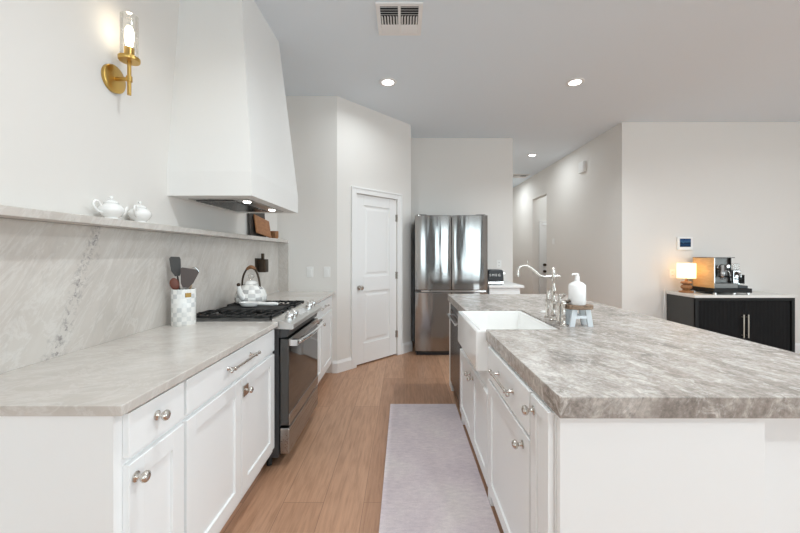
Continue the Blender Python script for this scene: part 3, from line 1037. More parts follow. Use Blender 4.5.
# ------------------------------------------------------------------ wall sconce
sx, sy, sz = XL, 1.729, 2.182
t = thing('wall_sconce', 'brass wall sconce with a clear glass cylinder on the upper left wall', 'sconce', (sx, sy, sz))
obj('back_plate', G().lathe((sx, sy, sz), [(0, 0), (0.066, 0), (0.066, 0.014), (0.060, 0.018), (0, 0.018)], 40, 'x'), 'brass', t, smooth=40)
ax_ = XL + 0.082
obj('arm', G().tube([(sx + 0.018, sy, sz), (ax_, sy, sz)], 0.009, 16).tube([(ax_, sy, sz - 0.012), (ax_, sy, sz + 0.012)], 0.013, 16), 'brass', t, smooth=50)
obj('stem', G().tube([(ax_, sy, sz - 0.078), (ax_, sy, sz + 0.09)], 0.0085, 16), 'brass', t, smooth=50)
obj('cup', G().lathe((ax_, sy, sz), [(0, 0.085), (0.042, 0.085), (0.045, 0.089), (0.045, 0.103), (0.021, 0.103), (0.021, 0.15), (0.015, 0.152), (0, 0.152)], 32), 'brass', t, smooth=40)
obj('bulb', G().lathe((ax_, sy, sz), [(0.011, 0.153), (0.014, 0.165), (0.019, 0.20), (0.018, 0.235), (0.011, 0.255), (0, 0.262)], 20), 'bulb', t, smooth=60)
obj('glass_shade', G().lathe((ax_, sy, sz), [(0.034, 0.1035), (0.0365, 0.1035), (0.0365, 0.306), (0.034, 0.306)], 40), 'glass', t, smooth=40)
light('sconce_light', 'POINT', (ax_ + 0.0, sy, sz + 0.285), 0.16, (1.0, 0.82, 0.58), radius=0.012)


# ------------------------------------------------------------------ teapots and boards on the ledge
def teapot(name, label, x, y, rz, k, sweep=1.0):
    t = thing(name, label, 'teapot', (x, y, 1.488), 'teapots on the ledge')
    t.rotation_euler.z = rz
    def P(l):
        return [(a * k, b * k) for a, b in l]
    obj('body', G().lathe((0, 0, 0), P([(0, 0), (0.027, 0), (0.029, 0.004), (0.024, 0.009), (0.036, 0.020), (0.046, 0.037), (0.046, 0.046), (0.040, 0.058), (0.028, 0.066), (0.025, 0.070), (0, 0.070)]), 32), 'porcelain', t, local=True, smooth=60)
    ld = obj('lid', G().lathe((0, 0, 0), P([(0, 0.0702), (0.027, 0.0702), (0.025, 0.076), (0.012, 0.083), (0.004, 0.086), (0, 0.087)]), 28), 'porcelain', t, local=True, smooth=60)
    obj('finial', G().lathe((0, 0, 0), P([(0, 0.0865), (0.003, 0.0865), (0.003, 0.089), (0.008, 0.094), (0.007, 0.099), (0, 0.103)]), 16), 'porcelain', ld, local=True, smooth=60)
    pts = [(0, 0.040, 0.028), (0, 0.056, 0.034), (0, 0.066, 0.050), (0, 0.078, 0.064)]
    sp = spline([tuple(c * k for c in p) for p in pts])
    obj('spout', G().tube(sp, [k * (0.0115 - 0.006 * i / (len(sp) - 1)) for i in range(len(sp))]), 'porcelain', t, local=True, smooth=60)
    pts = [(0, -0.041, 0.026), (0, -0.062, 0.036), (0, -0.076, 0.056), (0, -0.070, 0.072), (0, -0.056, 0.072), (0, -0.043, 0.056)]
    obj('handle', G().tube(spline([tuple(c * k for c in p) for p in pts]), 0.0042 * k), 'porcelain', t, local=True, smooth=60)
    return t
teapot('teapot', 'white porcelain teapot on the stone ledge, handle towards the near end, first of two', -1.352, 1.640, math.radians(-8), 1.08)
teapot('teapot', 'white porcelain teapot on the stone ledge, behind the first and nearer the hood', -1.362, 1.830, math.radians(22), 1.12)

def leaning(y0, y1, h, th, xb, lean, rot, mtl, name, label, hole=False):
    g = G()
    w = y1 - y0
    r = 0.012
    pts = [(-w / 2, 0), (w / 2, 0), (w / 2, h), (-w / 2, h)]
    mt = Matrix.Translation((xb, (y0 + y1) / 2, 1.4885)) @ Matrix.Rotation(lean, 4, 'Y') @ Matrix.Rotation(rot, 4, 'X')
    g.box(0, th, -w / 2, w / 2, 0, h, mt)
    zmin = min(v.co.z for v in g.bm.verts)
    bmesh.ops.translate(g.bm, verts=g.bm.verts, vec=(0, 0, 1.4885 - zmin))
    return tag(obj(name, g, mtl, base=(xb, (y0 + y1) / 2, 1.4885), bevel=0.006), label, 'cutting board', 'boards on the ledge')
leaning(3.20, 3.56, 0.30, 0.014, -1.392, math.radians(-4), 0, 'slate', 'cutting_board', 'tall dark cutting board leaning on the wall at the far end of the ledge')
leaning(3.24, 3.58, 0.175, 0.014, -1.350, math.radians(-11), math.radians(-6), 'wood', 'cutting_board', 'small warm brown wooden board leaning in front of the dark board on the ledge')
t = thing('mug', 'small brown mug beside the wooden board at the far end of the stone ledge', 'mug', (-1.352, 3.70, 1.488))
obj('body', G().lathe((0, 0, 0), [(0, 0), (0.034, 0), (0.042, 0.02), (0.042, 0.08), (0.038, 0.08), (0.036, 0.02), (0, 0.008)], 28), 'turned', t, local=True, smooth=50)
obj('handle', G().tube(spline([(0.02, -0.036, 0.018), (0.03, -0.062, 0.026), (0.03, -0.066, 0.05), (0.02, -0.036, 0.064)]), 0.005), 'turned', t, local=True, smooth=60)

# ------------------------------------------------------------------ fridge
FX0, FX1, FY = 0.1435, 1.0955, 4.63
t = thing('refrigerator', 'tall stainless steel four-door refrigerator in the alcove beside the pantry', 'refrigerator', (0.62, 5.0, 0))
obj('body', G().box(FX0 + 0.006, FX1 - 0.006, FY + 0.075, YF - 0.02, 0.03, 1.815), 'rangeside', t, bevel=0.004)
fxm = 0.624
def fdoor(x0, x1, z0, z1, bow):
    g = G()
    n_ = 10
    pts = [(x0, FY + 0.07), (x1, FY + 0.07)]
    for k in range(n_, -1, -1):
        u = k / n_
        pts.append((x0 + (x1 - x0) * u, FY + 0.012 * (2 * u - 1) ** 4 + 0.005 * (2 * u - 1) ** 2))
    g.prism(pts, 'z', z0, z1)
    return obj('door', g, 'fridge', t, bevel=0.004, smooth=30)
for x0, x1 in ((FX0, fxm - 0.004), (fxm + 0.004, FX1)):
    fdoor(x0, x1, 0.862, 1.838, 0)
    fdoor(x0, x1, 0.06, 0.828, 0)
obj('handle_rail', G().box(FX0 + 0.004, FX1 - 0.004, FY + 0.02, FY + 0.07, 0.829, 0.861), 'darksteel', t)
obj('light_strip', G().box(FX0 + 0.08, FX1 - 0.02, FY + 0.016, FY + 0.02, 0.836, 0.852), 'chrome', t)
obj('hinge_cover', G().box(FX0 + 0.03, FX0 + 0.15, FY + 0.02, FY + 0.12, 1.8385, 1.848), 'rangeside', t, bevel=0.003)
obj('hinge_cover', G().box(FX1 - 0.15, FX1 - 0.03, FY + 0.02, FY + 0.12, 1.8385, 1.848), 'rangeside', t, bevel=0.003)
obj('kick_plate', G().box(FX0 + 0.02, FX1 - 0.02, FY + 0.05, FY + 0.10, 0.0, 0.058), 'black', t)

# side counter with toaster beyond the fridge
t = thing('base_cabinet', 'small white base cabinet with a white top standing beside the refrigerator', 'cabinet', (1.33, 5.0, 0))
obj('body', G().box(1.12, 1.535, 4.70, YF - 0.001, 0.0, 0.884), 'cabinet', t, bevel=0.002)
shy = G().box(1.125, 1.53, 4.68, 4.70, 0.12, 0.876)
obj('door', shy, 'cabinet', t, bevel=0.002)
tag(obj('countertop', G().box(1.115, 1.58, 4.66, YF - 0.001, 0.885, 0.915), 'trim', base=(1.33, 5.0, 0.885), bevel=0.003), 'small white countertop beside the refrigerator, carrying the toaster', 'countertop')
t = thing('toaster', 'black retro toaster with chrome base and silver lettering beside the refrigerator', 'toaster', (1.235, 4.86, 0.915))
prof = [(1.125, 0.965), (1.345, 0.965)]
for a in (0, 30, 60, 90):
    prof.append((1.305 + 0.035 * math.cos(math.radians(a)), 1.085 + 0.035 * math.sin(math.radians(a))))
for a in (90, 120, 150, 180):
    prof.append((1.165 + 0.035 * math.cos(math.radians(a)), 1.085 + 0.035 * math.sin(math.radians(a))))
obj('body', G().prism(prof, 'y', 4.78, 4.94), 'black', t, bevel=0.012, smooth=40)
obj('base', G().box(1.13, 1.34, 4.785, 4.935, 0.925, 0.965), 'chrome', t, bevel=0.004)
for x in (1.15, 1.32):
    for y in (4.80, 4.92):
        obj('foot', G().cyl((x, y, 0.915), (x, y, 0.925), 0.01), 'rubber', t)
obj('lever', G().box(1.345, 1.375, 4.845, 4.875, 1.06, 1.075).box(1.3445, 1.349, 4.85, 4.87, 0.99, 1.10), 'chrome', t)
fc = bpy.data.curves.new('lettering', 'FONT')
fc.body = 'SMEG'
fc.size = 0.046
fc.extrude = 0.002
fc.space_character = 1.5
fc.align_x = 'CENTER'
ft = bpy.data.objects.new('tmp_text', fc)
COL.objects.link(ft)
lme = bpy.data.meshes.new_from_object(ft.evaluated_get(bpy.context.evaluated_depsgraph_get()))
bpy.data.objects.remove(ft)
lme.materials.clear()
lme.materials.append(M['lettering'])
fo = bpy.data.objects.new('lettering', lme)
COL.objects.link(fo)
fo.parent = t
fo.location = Vector((1.225, 4.7785, 1.03)) - t.location
fo.rotation_euler = (PI / 2, 0, 0)

# ------------------------------------------------------------------ island
IX = 0.44           # door face of the aisle side
IF = 0.46
t = thing('pull_out_cabinet', 'slim white pull-out at the near corner of the island', 'cabinet', (0.76, 1.15, 0))
obj('body', G().box(IF, 1.06, 1.078, 1.243, 0.09, 0.857).box(IF + 0.06, 1.06, 1.078, 1.243, 0, 0.09), 'cabinet', t)
obj('end_panel', G().box(IF + 0.003, 1.074, 1.056, 1.077, 0.0, 0.857), 'cabinet', t, bevel=0.002)
d = shaker(t, 'door', IX, -1, 1.086, 1.236, 0.10, 0.845); knob(d, IX, -1, 1.205, 0.80)
t = thing('base_cabinet', 'white island cabinet between slim pull-out and sink, drawer over one door', 'cabinet', (0.76, 1.55, 0))
obj('body', G().box(IF, 1.06, 1.245, 1.868, 0.09, 0.857).box(IF + 0.06, 1.06, 1.245, 1.868, 0, 0.09), 'cabinet', t)
d = slabfront(t, 'drawer', IX, -1, 1.250, 1.862, 0.69, 0.845); barpull(d, IX, -1, 1.40, 1.68, 0.775)
d = shaker(t, 'door', IX, -1, 1.250, 1.862, 0.10, 0.675); knob(d, IX, -1, 1.315, 0.625)
t = thing('sink_cabinet', 'white island cabinet under the apron-front sink with two doors', 'cabinet', (0.76, 2.33, 0))
obj('body', G().box(IF, 1.06, 1.870, 2.826, 0.09, 0.687).box(IF + 0.06, 1.06, 1.870, 2.826, 0, 0.09).box(IF, 1.06, 1.870, 1.928, 0.687, 0.857).box(IF, 1.06, 2.612, 2.826, 0.687, 0.857), 'cabinet', t)
for y in (1.90, 2.79):
    obj('foot', G().prism([(y - 0.03, 0.0), (y + 0.03, 0.0), (y + 0.03, 0.09), (y - 0.03, 0.09)], 'x', IF - 0.004, IF + 0.03), 'cabinet', t, bevel=0.003)
d = shaker(t, 'door', IX, -1, 1.876, 2.302, 0.10, 0.585); knob(d, IX, -1, 2.262, 0.535)
d = shaker(t, 'door', IX, -1, 2.308, 2.80, 0.10, 0.585); knob(d, IX, -1, 2.352, 0.535)
t = thing('dishwasher', 'dark stainless dishwasher at the far end of the island', 'dishwasher', (0.76, 3.13, 0))
obj('body', G().box(IF, 1.05, 2.832, 3.44, 0.10, 0.85), 'rangeside', t)
dd = obj('door', G().box(IX + 0.008, IF, 2.836, 3.436, 0.11, 0.80), 'darksteel', t, bevel=0.003)
obj('control_strip', G().box(IX + 0.010, IF, 2.836, 3.436, 0.803, 0.85), 'black', t, bevel=0.003)
g = G().tube([(IX - 0.022, 2.88, 0.755), (IX - 0.022, 3.39, 0.755)], 0.010, 14)
for y in (2.91, 3.36):
    g.tube([(IX + 0.008, y, 0.755), (IX - 0.022, y, 0.755)], 0.008, 12)
obj('handle', g, 'chrome', dd, smooth=50)
obj('toe_plate', G().box(IF + 0.03, IF + 0.05, 2.836, 3.436, 0.0, 0.10), 'black', t)
t = thing('island_panelling', 'white panelled seating side of the island behind its cabinets, set back under the overhang', 'panel', (1.2, 2.3, 0))
obj('back_panel', G().box(1.062, 1.083, 1.079, 3.60, 0, 0.857), 'cabinet', t)
obj('far_end_panel', G().box(IF, 1.062, 3.445, 3.60, 0, 0.857), 'cabinet', t)
obj('support_panel', G().box(1.0835, 1.60, 1.23, 1.25, 0, 0.857), 'cabinet', t)
g = G().prism([(0.447, 1.018), (1.63, 1.018), (1.63, 3.64), (0.447, 3.64), (0.447, 2.606), (0.862, 2.606), (0.862, 1.934), (0.447, 1.934)], 'z', 0.8575, 0.92)
tag(obj('island_countertop', g, 'granite', base=(1.0, 2.3, 0.8575), bevel=0.003), 'thick mottled grey brown stone countertop covering the island', 'countertop')
# apron sink
g = G()
ox0, ox1, oy0, oy1, z0, z1 = 0.393, 0.858, 1.937, 2.603, 0.6875, 0.914
ix0, ix1, iy0, iy1, zb = 0.428, 0.838, 1.958, 2.582, 0.715
def ring(x0, x1, y0, y1, z):
    return [g.bm.verts.new(p) for p in ((x0, y0, z), (x1, y0, z), (x1, y1, z), (x0, y1, z))]
rs = [ring(ox0, ox1, oy0, oy1, z0), ring(ox0, ox1, oy0, oy1, z1), ring(ix0, ix1, iy0, iy1, z1), ring(ix0 + 0.01, ix1 - 0.01, iy0 + 0.01, iy1 - 0.01, zb)]
for A, B in zip(rs, rs[1:]):
    for k in range(4):
        g.bm.faces.new((A[k], A[(k + 1) % 4], B[(k + 1) % 4], B[k]))
g.bm.faces.new(rs[0]); g.bm.faces.new(rs[-1])
t = obj('farmhouse_sink', g, 'fireclay', base=(0.63, 2.27, 0.69), bevel=0.014, smooth=50, seg=4)
tag(t, 'white apron-front farmhouse sink set into the island', 'sink')
obj('drain', G().lathe((0.63, 2.27, 0), [(0, 0.7155), (0.042, 0.7155), (0.042, 0.719), (0.03, 0.719), (0.026, 0.717), (0, 0.717)], 24), 'nickel', t, smooth=40)

# bridge faucet
fx, fy, fz = 0.925, 2.20, 0.92
t = thing('bridge_faucet', 'polished nickel bridge faucet with a curved spout behind the sink', 'faucet', (fx, fy, fz))
def turned(g, x, y, prof, seg=20):
    return g.lathe((x, y, fz), prof, seg)
col = [(0, 0.0), (0.026, 0.0), (0.026, 0.006), (0.016, 0.012), (0.012, 0.022), (0.018, 0.034), (0.012, 0.046), (0.011, 0.085), (0.019, 0.10), (0.019, 0.125), (0.011, 0.14), (0.010, 0.16),
       (0.016, 0.175), (0.0165, 0.195), (0.009, 0.215), (0.009, 0.245), (0.015, 0.255), (0.016, 0.285), (0.010, 0.295), (0.013, 0.305), (0.008, 0.316), (0.004, 0.328), (0, 0.33)]
obj('column', turned(G(), fx, fy, col), 'nickel', t, smooth=50)
obj('bridge', G().tube([(fx, fy - 0.09, fz + 0.112), (fx, fy + 0.09, fz + 0.112)], 0.010, 16), 'nickel', t, smooth=50)
val = [(0, 0.0), (0.026, 0.0), (0.026, 0.006), (0.016, 0.012), (0.014, 0.06), (0.019, 0.075), (0.014, 0.09), (0.018, 0.10), (0.018, 0.125), (0.012, 0.135), (0.013, 0.15), (0.009, 0.158), (0.010, 0.172), (0.004, 0.185), (0, 0.187)]
for sgn in (-1, 1):
    v_ = obj('valve', turned(G(), fx, fy + sgn * 0.09, [(a * 0.78, b * 0.93) for a, b in val]), 'nickel', t, smooth=50)
    yy = fy + sgn * 0.09
    g = G().tube(spline([(fx, yy, fz + 0.15), (fx + 0.012, yy + sgn * 0.006, fz + 0.152), (fx + 0.022, yy + sgn * 0.011, fz + 0.165)]), 0.0055, 10).ball((fx + 0.023, yy + sgn * 0.012, fz + 0.168), 0.008, seg=12)
    obj('lever', g, 'nickel', v_, smooth=60)
sp = [(fx + 0.03, fy, fz + 0.272), (fx, fy, fz + 0.272), (fx - 0.05, fy, fz + 0.271), (fx - 0.085, fy, fz + 0.28), (fx - 0.12, fy, fz + 0.312), (fx - 0.155, fy, fz + 0.335), (fx - 0.19, fy, fz + 0.338), (fx - 0.213, fy, fz + 0.322), (fx - 0.220, fy, fz + 0.295), (fx - 0.220, fy, fz + 0.272)]
spl = spline(sp, 6)
so = obj('spout', G().tube(spl, [0.0085] * (len(spl) - 4) + [0.0085, 0.0095, 0.0105, 0.0105], 16).ball((fx + 0.036, fy, fz + 0.272), 0.011, seg=14), 'nickel', t, smooth=60)
obj('finial', G().cyl((fx - 0.16, fy, fz + 0.345), (fx - 0.16, fy, fz + 0.372), 0.003, 0.0015), 'nickel', so)
# side sprayer
t = thing('side_sprayer', 'slender nickel side sprayer with a dark lever beside the faucet', 'sprayer', (0.905, 2.015, fz))
obj('holder', G().lathe((0.905, 2.015, fz), [(0, 0), (0.022, 0), (0.022, 0.006), (0.014, 0.012), (0.012, 0.04), (0.017, 0.05), (0.012, 0.06), (0, 0.06)], 20), 'nickel', t, smooth=50)
obj('wand', G().lathe((0.905, 2.015, fz), [(0, 0.0605), (0.010, 0.0605), (0.012, 0.09), (0.009, 0.105), (0.014, 0.12), (0.016, 0.135), (0.010, 0.145), (0, 0.147)], 20), 'nickel', t, smooth=50)
obj('lever', G().tube([(0.905, 2.015, fz + 0.14), (0.93, 2.02, fz + 0.138), (0.945, 2.022, fz + 0.143)], [0.007, 0.008, 0.009]), 'bronze', t, smooth=50, label='dark lever')
tag(obj('air_switch', G().lathe((0.985, 2.50, fz), [(0, 0), (0.024, 0), (0.024, 0.005), (0.014, 0.008), (0.014, 0.012), (0, 0.013)], 24), 'porcelain', base=(0.985, 2.50, fz), smooth=40), 'small round white button on the island behind the sink', 'button')

# wooden riser stool with soap bottle
sx0, sy0 = 0.996, 2.032
t = thing('riser_stool', 'little rustic wooden stool with pale blue legs on the island', 'stool', (sx0, sy0, fz))
g = G()
pts = []
for k in range(20):
    a = 2 * PI * k / 20
    e = 2.6
    u, v = math.cos(a), math.sin(a)
    pts.append((sx0 + 0.078 * math.copysign(abs(u) ** (2 / e), u) + random.uniform(-.003, .003), sy0 + 0.055 * math.copysign(abs(v) ** (2 / e), v) + random.uniform(-.003, .003)))
obj('top', g.prism(pts, 'z', fz + 0.098, fz + 0.122), 'rustic', t, bevel=0.004)
for y in (sy0 - 0.035, sy0 + 0.035):
    for s_ in (-1, 1):
        b_, t_ = sx0 + s_ * 0.052, sx0 + s_ * 0.036
        g = G().hexa([(b_ - 0.015, y - 0.007, fz), (b_ + 0.015, y - 0.007, fz), (b_ - 0.015, y + 0.007, fz), (b_ + 0.015, y + 0.007, fz),
                      (t_ - 0.015, y - 0.007, fz + 0.098), (t_ + 0.015, y - 0.007, fz + 0.098), (t_ - 0.015, y + 0.007, fz + 0.098), (t_ + 0.015, y + 0.007, fz + 0.098)])
        obj('leg', g, 'bluepaint', t, bevel=0.002)
    obj('stretcher', G().box(sx0 - 0.030, sx0 + 0.030, y - 0.006, y + 0.006, fz + 0.045, fz + 0.064), 'bluepaint', t, bevel=0.002)
t = thing('soap_dispenser', 'tall white pump soap bottle standing on the little rustic stool', 'soap bottle', (sx0 - 0.005, sy0, fz + 0.122))
obj('bottle', G().lathe((0, 0, 0), [(0, 0), (0.042, 0), (0.046, 0.005), (0.046, 0.108), (0.043, 0.114), (0.024, 0.128), (0.015, 0.131), (0.015, 0.137), (0, 0.137)], 36), 'whiteglass', t, local=True, smooth=50)
g = G().lathe((0, 0, 0), [(0, 0.1375), (0.013, 0.1375), (0.013, 0.160), (0.009, 0.162), (0.009, 0.168), (0.011, 0.169), (0.011, 0.176), (0, 0.177)], 24).tube([(0, 0, 0.173), (-0.026, -0.004, 0.173), (-0.031, -0.004, 0.167)], [0.006, 0.005, 0.004], 10)
obj('pump', g, 'whiteglass', t, local=True, smooth=50)
t = thing('scrub_brush', 'dark wooden scrub brush lying on the island beside the blue-legged stool', 'brush', (1.01, 2.27, fz))
obj('handle', G().lathe((1.01, 2.27, fz), [(0, 0.022), (0.026, 0.022), (0.028, 0.030), (0.022, 0.042), (0.010, 0.048), (0.012, 0.060), (0, 0.064)], 20), 'redwood', t, smooth=50)
obj('bristles', G().lathe((1.01, 2.27, fz), [(0, 0), (0.027, 0), (0.025, 0.0215), (0, 0.0215)], 20), 'rustic', t, smooth=40)

# ------------------------------------------------------------------ rug
g = G().box(-0.12, 0.4555, 1.15, 3.13, 0.001, 0.009)
tag(obj('runner_rug', g, 'rug', base=(0.2, 2.1, 0.001), bevel=0.003), 'faded mauve runner rug on the wood floor along the island', 'rug')

# ------------------------------------------------------------------ sideboard with coffee corner
BX0, BX1, BY0, BY1, BT_ = 3.50, 4.727, 4.275, 4.745, 0.835
t = thing('sideboard', 'black sideboard with fluted doors and pale stone top against the right wall', 'sideboard', (4.1, 4.5, 0))
g = G().box(BX0 + 0.012, BX0 + 0.035, BY0 + 0.012, BY1, 0.10, 0.80).box(BX1 - 0.035, BX1 - 0.012, BY0 + 0.012, BY1, 0.10, 0.80)
g.box(BX0 + 0.035, BX1 - 0.035, BY0 + 0.035, BY1, 0.10, 0.14).box(BX0 + 0.035, BX1 - 0.035, BY0 + 0.035, BY1, 0.77, 0.80).box(BX0 + 0.035, BX1 - 0.035, BY1 - 0.02, BY1, 0.14, 0.77)
obj('body', g, 'charcoal', t, bevel=0.002)
g = G().box(BX0 + 0.012, BX0 + 0.05, BY0 + 0.004, BY0 + 0.03, 0.10, 0.80).box(BX1 - 0.05, BX1 - 0.012, BY0 + 0.004, BY0 + 0.03, 0.10, 0.80)
g.box(BX0 + 0.05, BX1 - 0.05, BY0 + 0.004, BY0 + 0.03, 0.10, 0.135).box(BX0 + 0.05, BX1 - 0.05, BY0 + 0.004, BY0 + 0.03, 0.768, 0.80)
obj('front_frame', g, 'blackwood', t, bevel=0.002)
xm = (BX0 + BX1) / 2
for x0, x1, hx in ((BX0 + 0.053, xm - 0.002, xm - 0.028), (xm + 0.002, BX1 - 0.053, xm + 0.028)):
    g = G()
    k = int((x1 - x0) / 0.016)
    w = (x1 - x0) / k
    pts = [(x1, BY0 + 0.034), (x0, BY0 + 0.034)]
    for i in range(k):
        for a in (160, 120, 90, 60, 20):
            pts.append((x0 + w * (i + 0.5) + w * 0.5 * math.cos(math.radians(a)), BY0 + 0.026 - 0.007 * math.sin(math.radians(a))))
    g.prism(pts, 'z', 0.138, 0.765)
    d = obj('door', g, 'fluted', t)
    g = G().box(hx - 0.007, hx + 0.007, BY0 - 0.012, BY0 - 0.004, 0.32, 0.60)
    for z in (0.35, 0.57):
        g.box(hx - 0.004, hx + 0.004, BY0 - 0.004, BY0 + 0.026, z - 0.004, z + 0.004)
    obj('handle', g, 'antique', d, bevel=0.001)
obj('top', G().box(BX0, BX1, BY0, BY1, 0.801, BT_), 'paletop', t, bevel=0.003, label='pale stone top')
for x in (BX0 + 0.035, BX1 - 0.035):
    for y in (BY0 + 0.04, BY1 - 0.04):
        obj('leg', G().box(x - 0.02, x + 0.02, y - 0.02, y + 0.02, 0, 0.10), 'blackwood', t)

# table lamp
lx, ly = 3.63, 4.565
t = thing('table_lamp', 'small glowing table lamp with white drum shade and turned wooden base on the sideboard', 'lamp', (lx, ly, BT_))
obj('base', G().lathe((0, 0, 0), [(0, 0), (0.078, 0), (0.080, 0.006), (0.078, 0.018), (0.045, 0.024), (0.036, 0.034), (0.040, 0.045), (0.058, 0.060), (0.062, 0.075), (0.052, 0.092), (0.036, 0.102), (0.036, 0.108), (0.060, 0.118), (0.062, 0.128), (0.055, 0.140), (0.02, 0.146), (0.01, 0.18), (0, 0.18)], 32), 'turned', t, local=True, smooth=40)
obj('lamp_shade', G().lathe((0, 0, 0), [(0.098, 0.185), (0.100, 0.185), (0.100, 0.378), (0.098, 0.378)], 40), 'shade', t, local=True, smooth=40)
obj('bulb', G().ball((0, 0, 0.25), 0.03, seg=16).cyl((0, 0, 0.181), (0, 0, 0.225), 0.012), 'bulb', t, local=True, smooth=60)
light('lamp_glow', 'POINT', (lx, ly, BT_ + 0.30), 1.2, (1.0, 0.70, 0.36), radius=0.04)

# espresso machine on its tray
EX0, EX1, EY0, EY1 = 3.79, 4.095, 4.34, 4.66
t = thing('serving_tray', 'low black tray on pale feet under the coffee machine and grinder', 'tray', (4.0, 4.5, BT_))
obj('tray_board', G().box(3.765, 4.235, 4.315, 4.68, BT_ + 0.022, BT_ + 0.075), 'blackwood', t, bevel=0.006)
for x in (3.80, 4.03, 4.20):
    for y in (4.34, 4.65):
        obj('foot', G().cyl((x, y, BT_), (x, y, BT_ + 0.022), 0.018), 'chrome', t, smooth=50)
EZ = BT_ + 0.0755
t = thing('espresso_machine', 'boxy stainless espresso machine on the sideboard beside the lamp', 'coffee machine', ((EX0 + EX1) / 2, 4.5, EZ))
obj('body', G().box(EX0 + 0.004, EX1 - 0.004, EY0 + 0.13, EY1, EZ + 0.02, EZ + 0.37), 'machinefront', t, bevel=0.003)
obj('drip_tray', G().box(EX0 + 0.004, EX1 - 0.004, EY0 + 0.005, EY0 + 0.13, EZ + 0.0, EZ + 0.06).box(EX0 + 0.004, EX1 - 0.004, EY0 + 0.13, EY1, EZ, EZ + 0.02), 'machinefront', t, bevel=0.003)
obj('side_panel', G().box(EX0, EX0 + 0.004, EY0, EY1, EZ, EZ + 0.375), 'machine', t, label='honey-coloured side panel')
obj('side_panel', G().box(EX1 - 0.004, EX1, EY0 + 0.1, EY1, EZ, EZ + 0.375), 'machinefront', t)
obj('top_plate', G().box(EX0, EX1, EY0 + 0.05, EY1, EZ + 0.3705, EZ + 0.379), 'machinefront', t, bevel=0.002)
obj('front_edge', G().box(EX0 + 0.004, EX0 + 0.012, EY0, EY0 + 0.13, EZ + 0.06, EZ + 0.37), 'glosschrome', t)
ex = (EX0 + EX1) / 2 + 0.01
g = G().lathe((ex, EY0 + 0.13, EZ + 0.25), [(0, 0), (0.034, 0), (0.034, -0.03), (0.028, -0.034), (0.028, -0.05), (0, -0.054)], 24, 'y')
g.lathe((ex, EY0 + 0.078, EZ), [(0, 0.165), (0.036, 0.165), (0.038, 0.18), (0.036, 0.20), (0.026, 0.22), (0.026, 0.275), (0.016, 0.285), (0, 0.288)], 24)
obj('group_head', g, 'glosschrome', t, smooth=45)
g = G().lathe((ex, EY0 + 0.078, EZ), [(0, 0.130), (0.030, 0.130), (0.034, 0.14), (0.034, 0.163), (0, 0.163)], 24).tube([(ex - 0.012, EY0 + 0.078, EZ + 0.13), (ex - 0.014, EY0 + 0.07, EZ + 0.105)], 0.007).tube([(ex + 0.012, EY0 + 0.078, EZ + 0.13), (ex + 0.014, EY0 + 0.07, EZ + 0.105)], 0.007)
pf = obj('portafilter', g, 'glosschrome', t, smooth=45)
obj('handle', G().tube([(ex, EY0 + 0.045, EZ + 0.148), (ex + 0.005, EY0 + 0.0, EZ + 0.142), (ex + 0.008, EY0 - 0.035, EZ + 0.137)], [0.009, 0.013, 0.012]), 'black', pf, smooth=60)
for gx in (EX0 + 0.06, EX1 - 0.05):
    gz = EZ + 0.265
    ww = obj('steam_valve', G().lathe((gx, EY0 + 0.13, gz), [(0, 0), (0.014, 0), (0.014, -0.02), (0.024, -0.024), (0.026, -0.04), (0.02, -0.046), (0, -0.046)], 18, 'y'), 'glosschrome', t, smooth=45)
    obj('steam_wand', G().tube(spline([(gx, EY0 + 0.125, gz - 0.035), (gx, EY0 + 0.085, gz - 0.05), (gx, EY0 + 0.065, gz - 0.11), (gx, EY0 + 0.055, gz - 0.175)]), 0.006), 'glosschrome', ww, smooth=60)
for gx in (EX0 + 0.075, EX1 - 0.065):
    gg = obj('gauge', G().lathe((gx, EY0 + 0.13, EZ + 0.135), [(0, 0), (0.026, 0), (0.026, -0.008), (0.022, -0.010), (0, -0.008)], 22, 'y'), 'glosschrome', t, smooth=45)
    obj('gauge_face', G().lathe((gx, EY0 + 0.1218, EZ + 0.135), [(0, 0), (0.021, 0), (0.021, -0.002), (0, -0.002)], 22, 'y'), 'black', gg)
obj('brew_lever', G().tube([(ex + 0.034, EY0 + 0.07, EZ + 0.22), (ex + 0.06, EY0 + 0.06, EZ + 0.205)], 0.005).ball((ex + 0.064, EY0 + 0.058, EZ + 0.202), 0.012, seg=12), 'glosschrome', t, smooth=60)

t = thing('coffee_grinder', 'slim chrome coffee grinder on the tray at the far side of the espresso machine', 'grinder', (4.165, 4.48, EZ))
obj('base', G().box(4.108, 4.225, 4.36, 4.58, EZ, EZ + 0.03), 'black', t, bevel=0.004)
obj('body', G().box(4.118, 4.215, 4.44, 4.57, EZ + 0.0305, EZ + 0.22), 'glosschrome', t, bevel=0.01)
obj('spout', G().tube([(4.165, 4.44, EZ + 0.18), (4.165, 4.40, EZ + 0.165), (4.165, 4.395, EZ + 0.13)], [0.022, 0.02, 0.014]), 'glosschrome', t, smooth=50)
for px in (4.14, 4.19):
    obj('fork_prong', G().tube([(px, 4.44, EZ + 0.105), (px, 4.37, EZ + 0.11)], 0.005), 'black', t, smooth=50)
obj('side_bracket', G().box(4.2155, 4.223, 4.40, 4.50, EZ + 0.05, EZ + 0.16), 'black', t, bevel=0.001)
obj('hopper', G().box(4.125, 4.21, 4.45, 4.56, EZ + 0.2205, EZ + 0.30), 'glass', t, bevel=0.006)

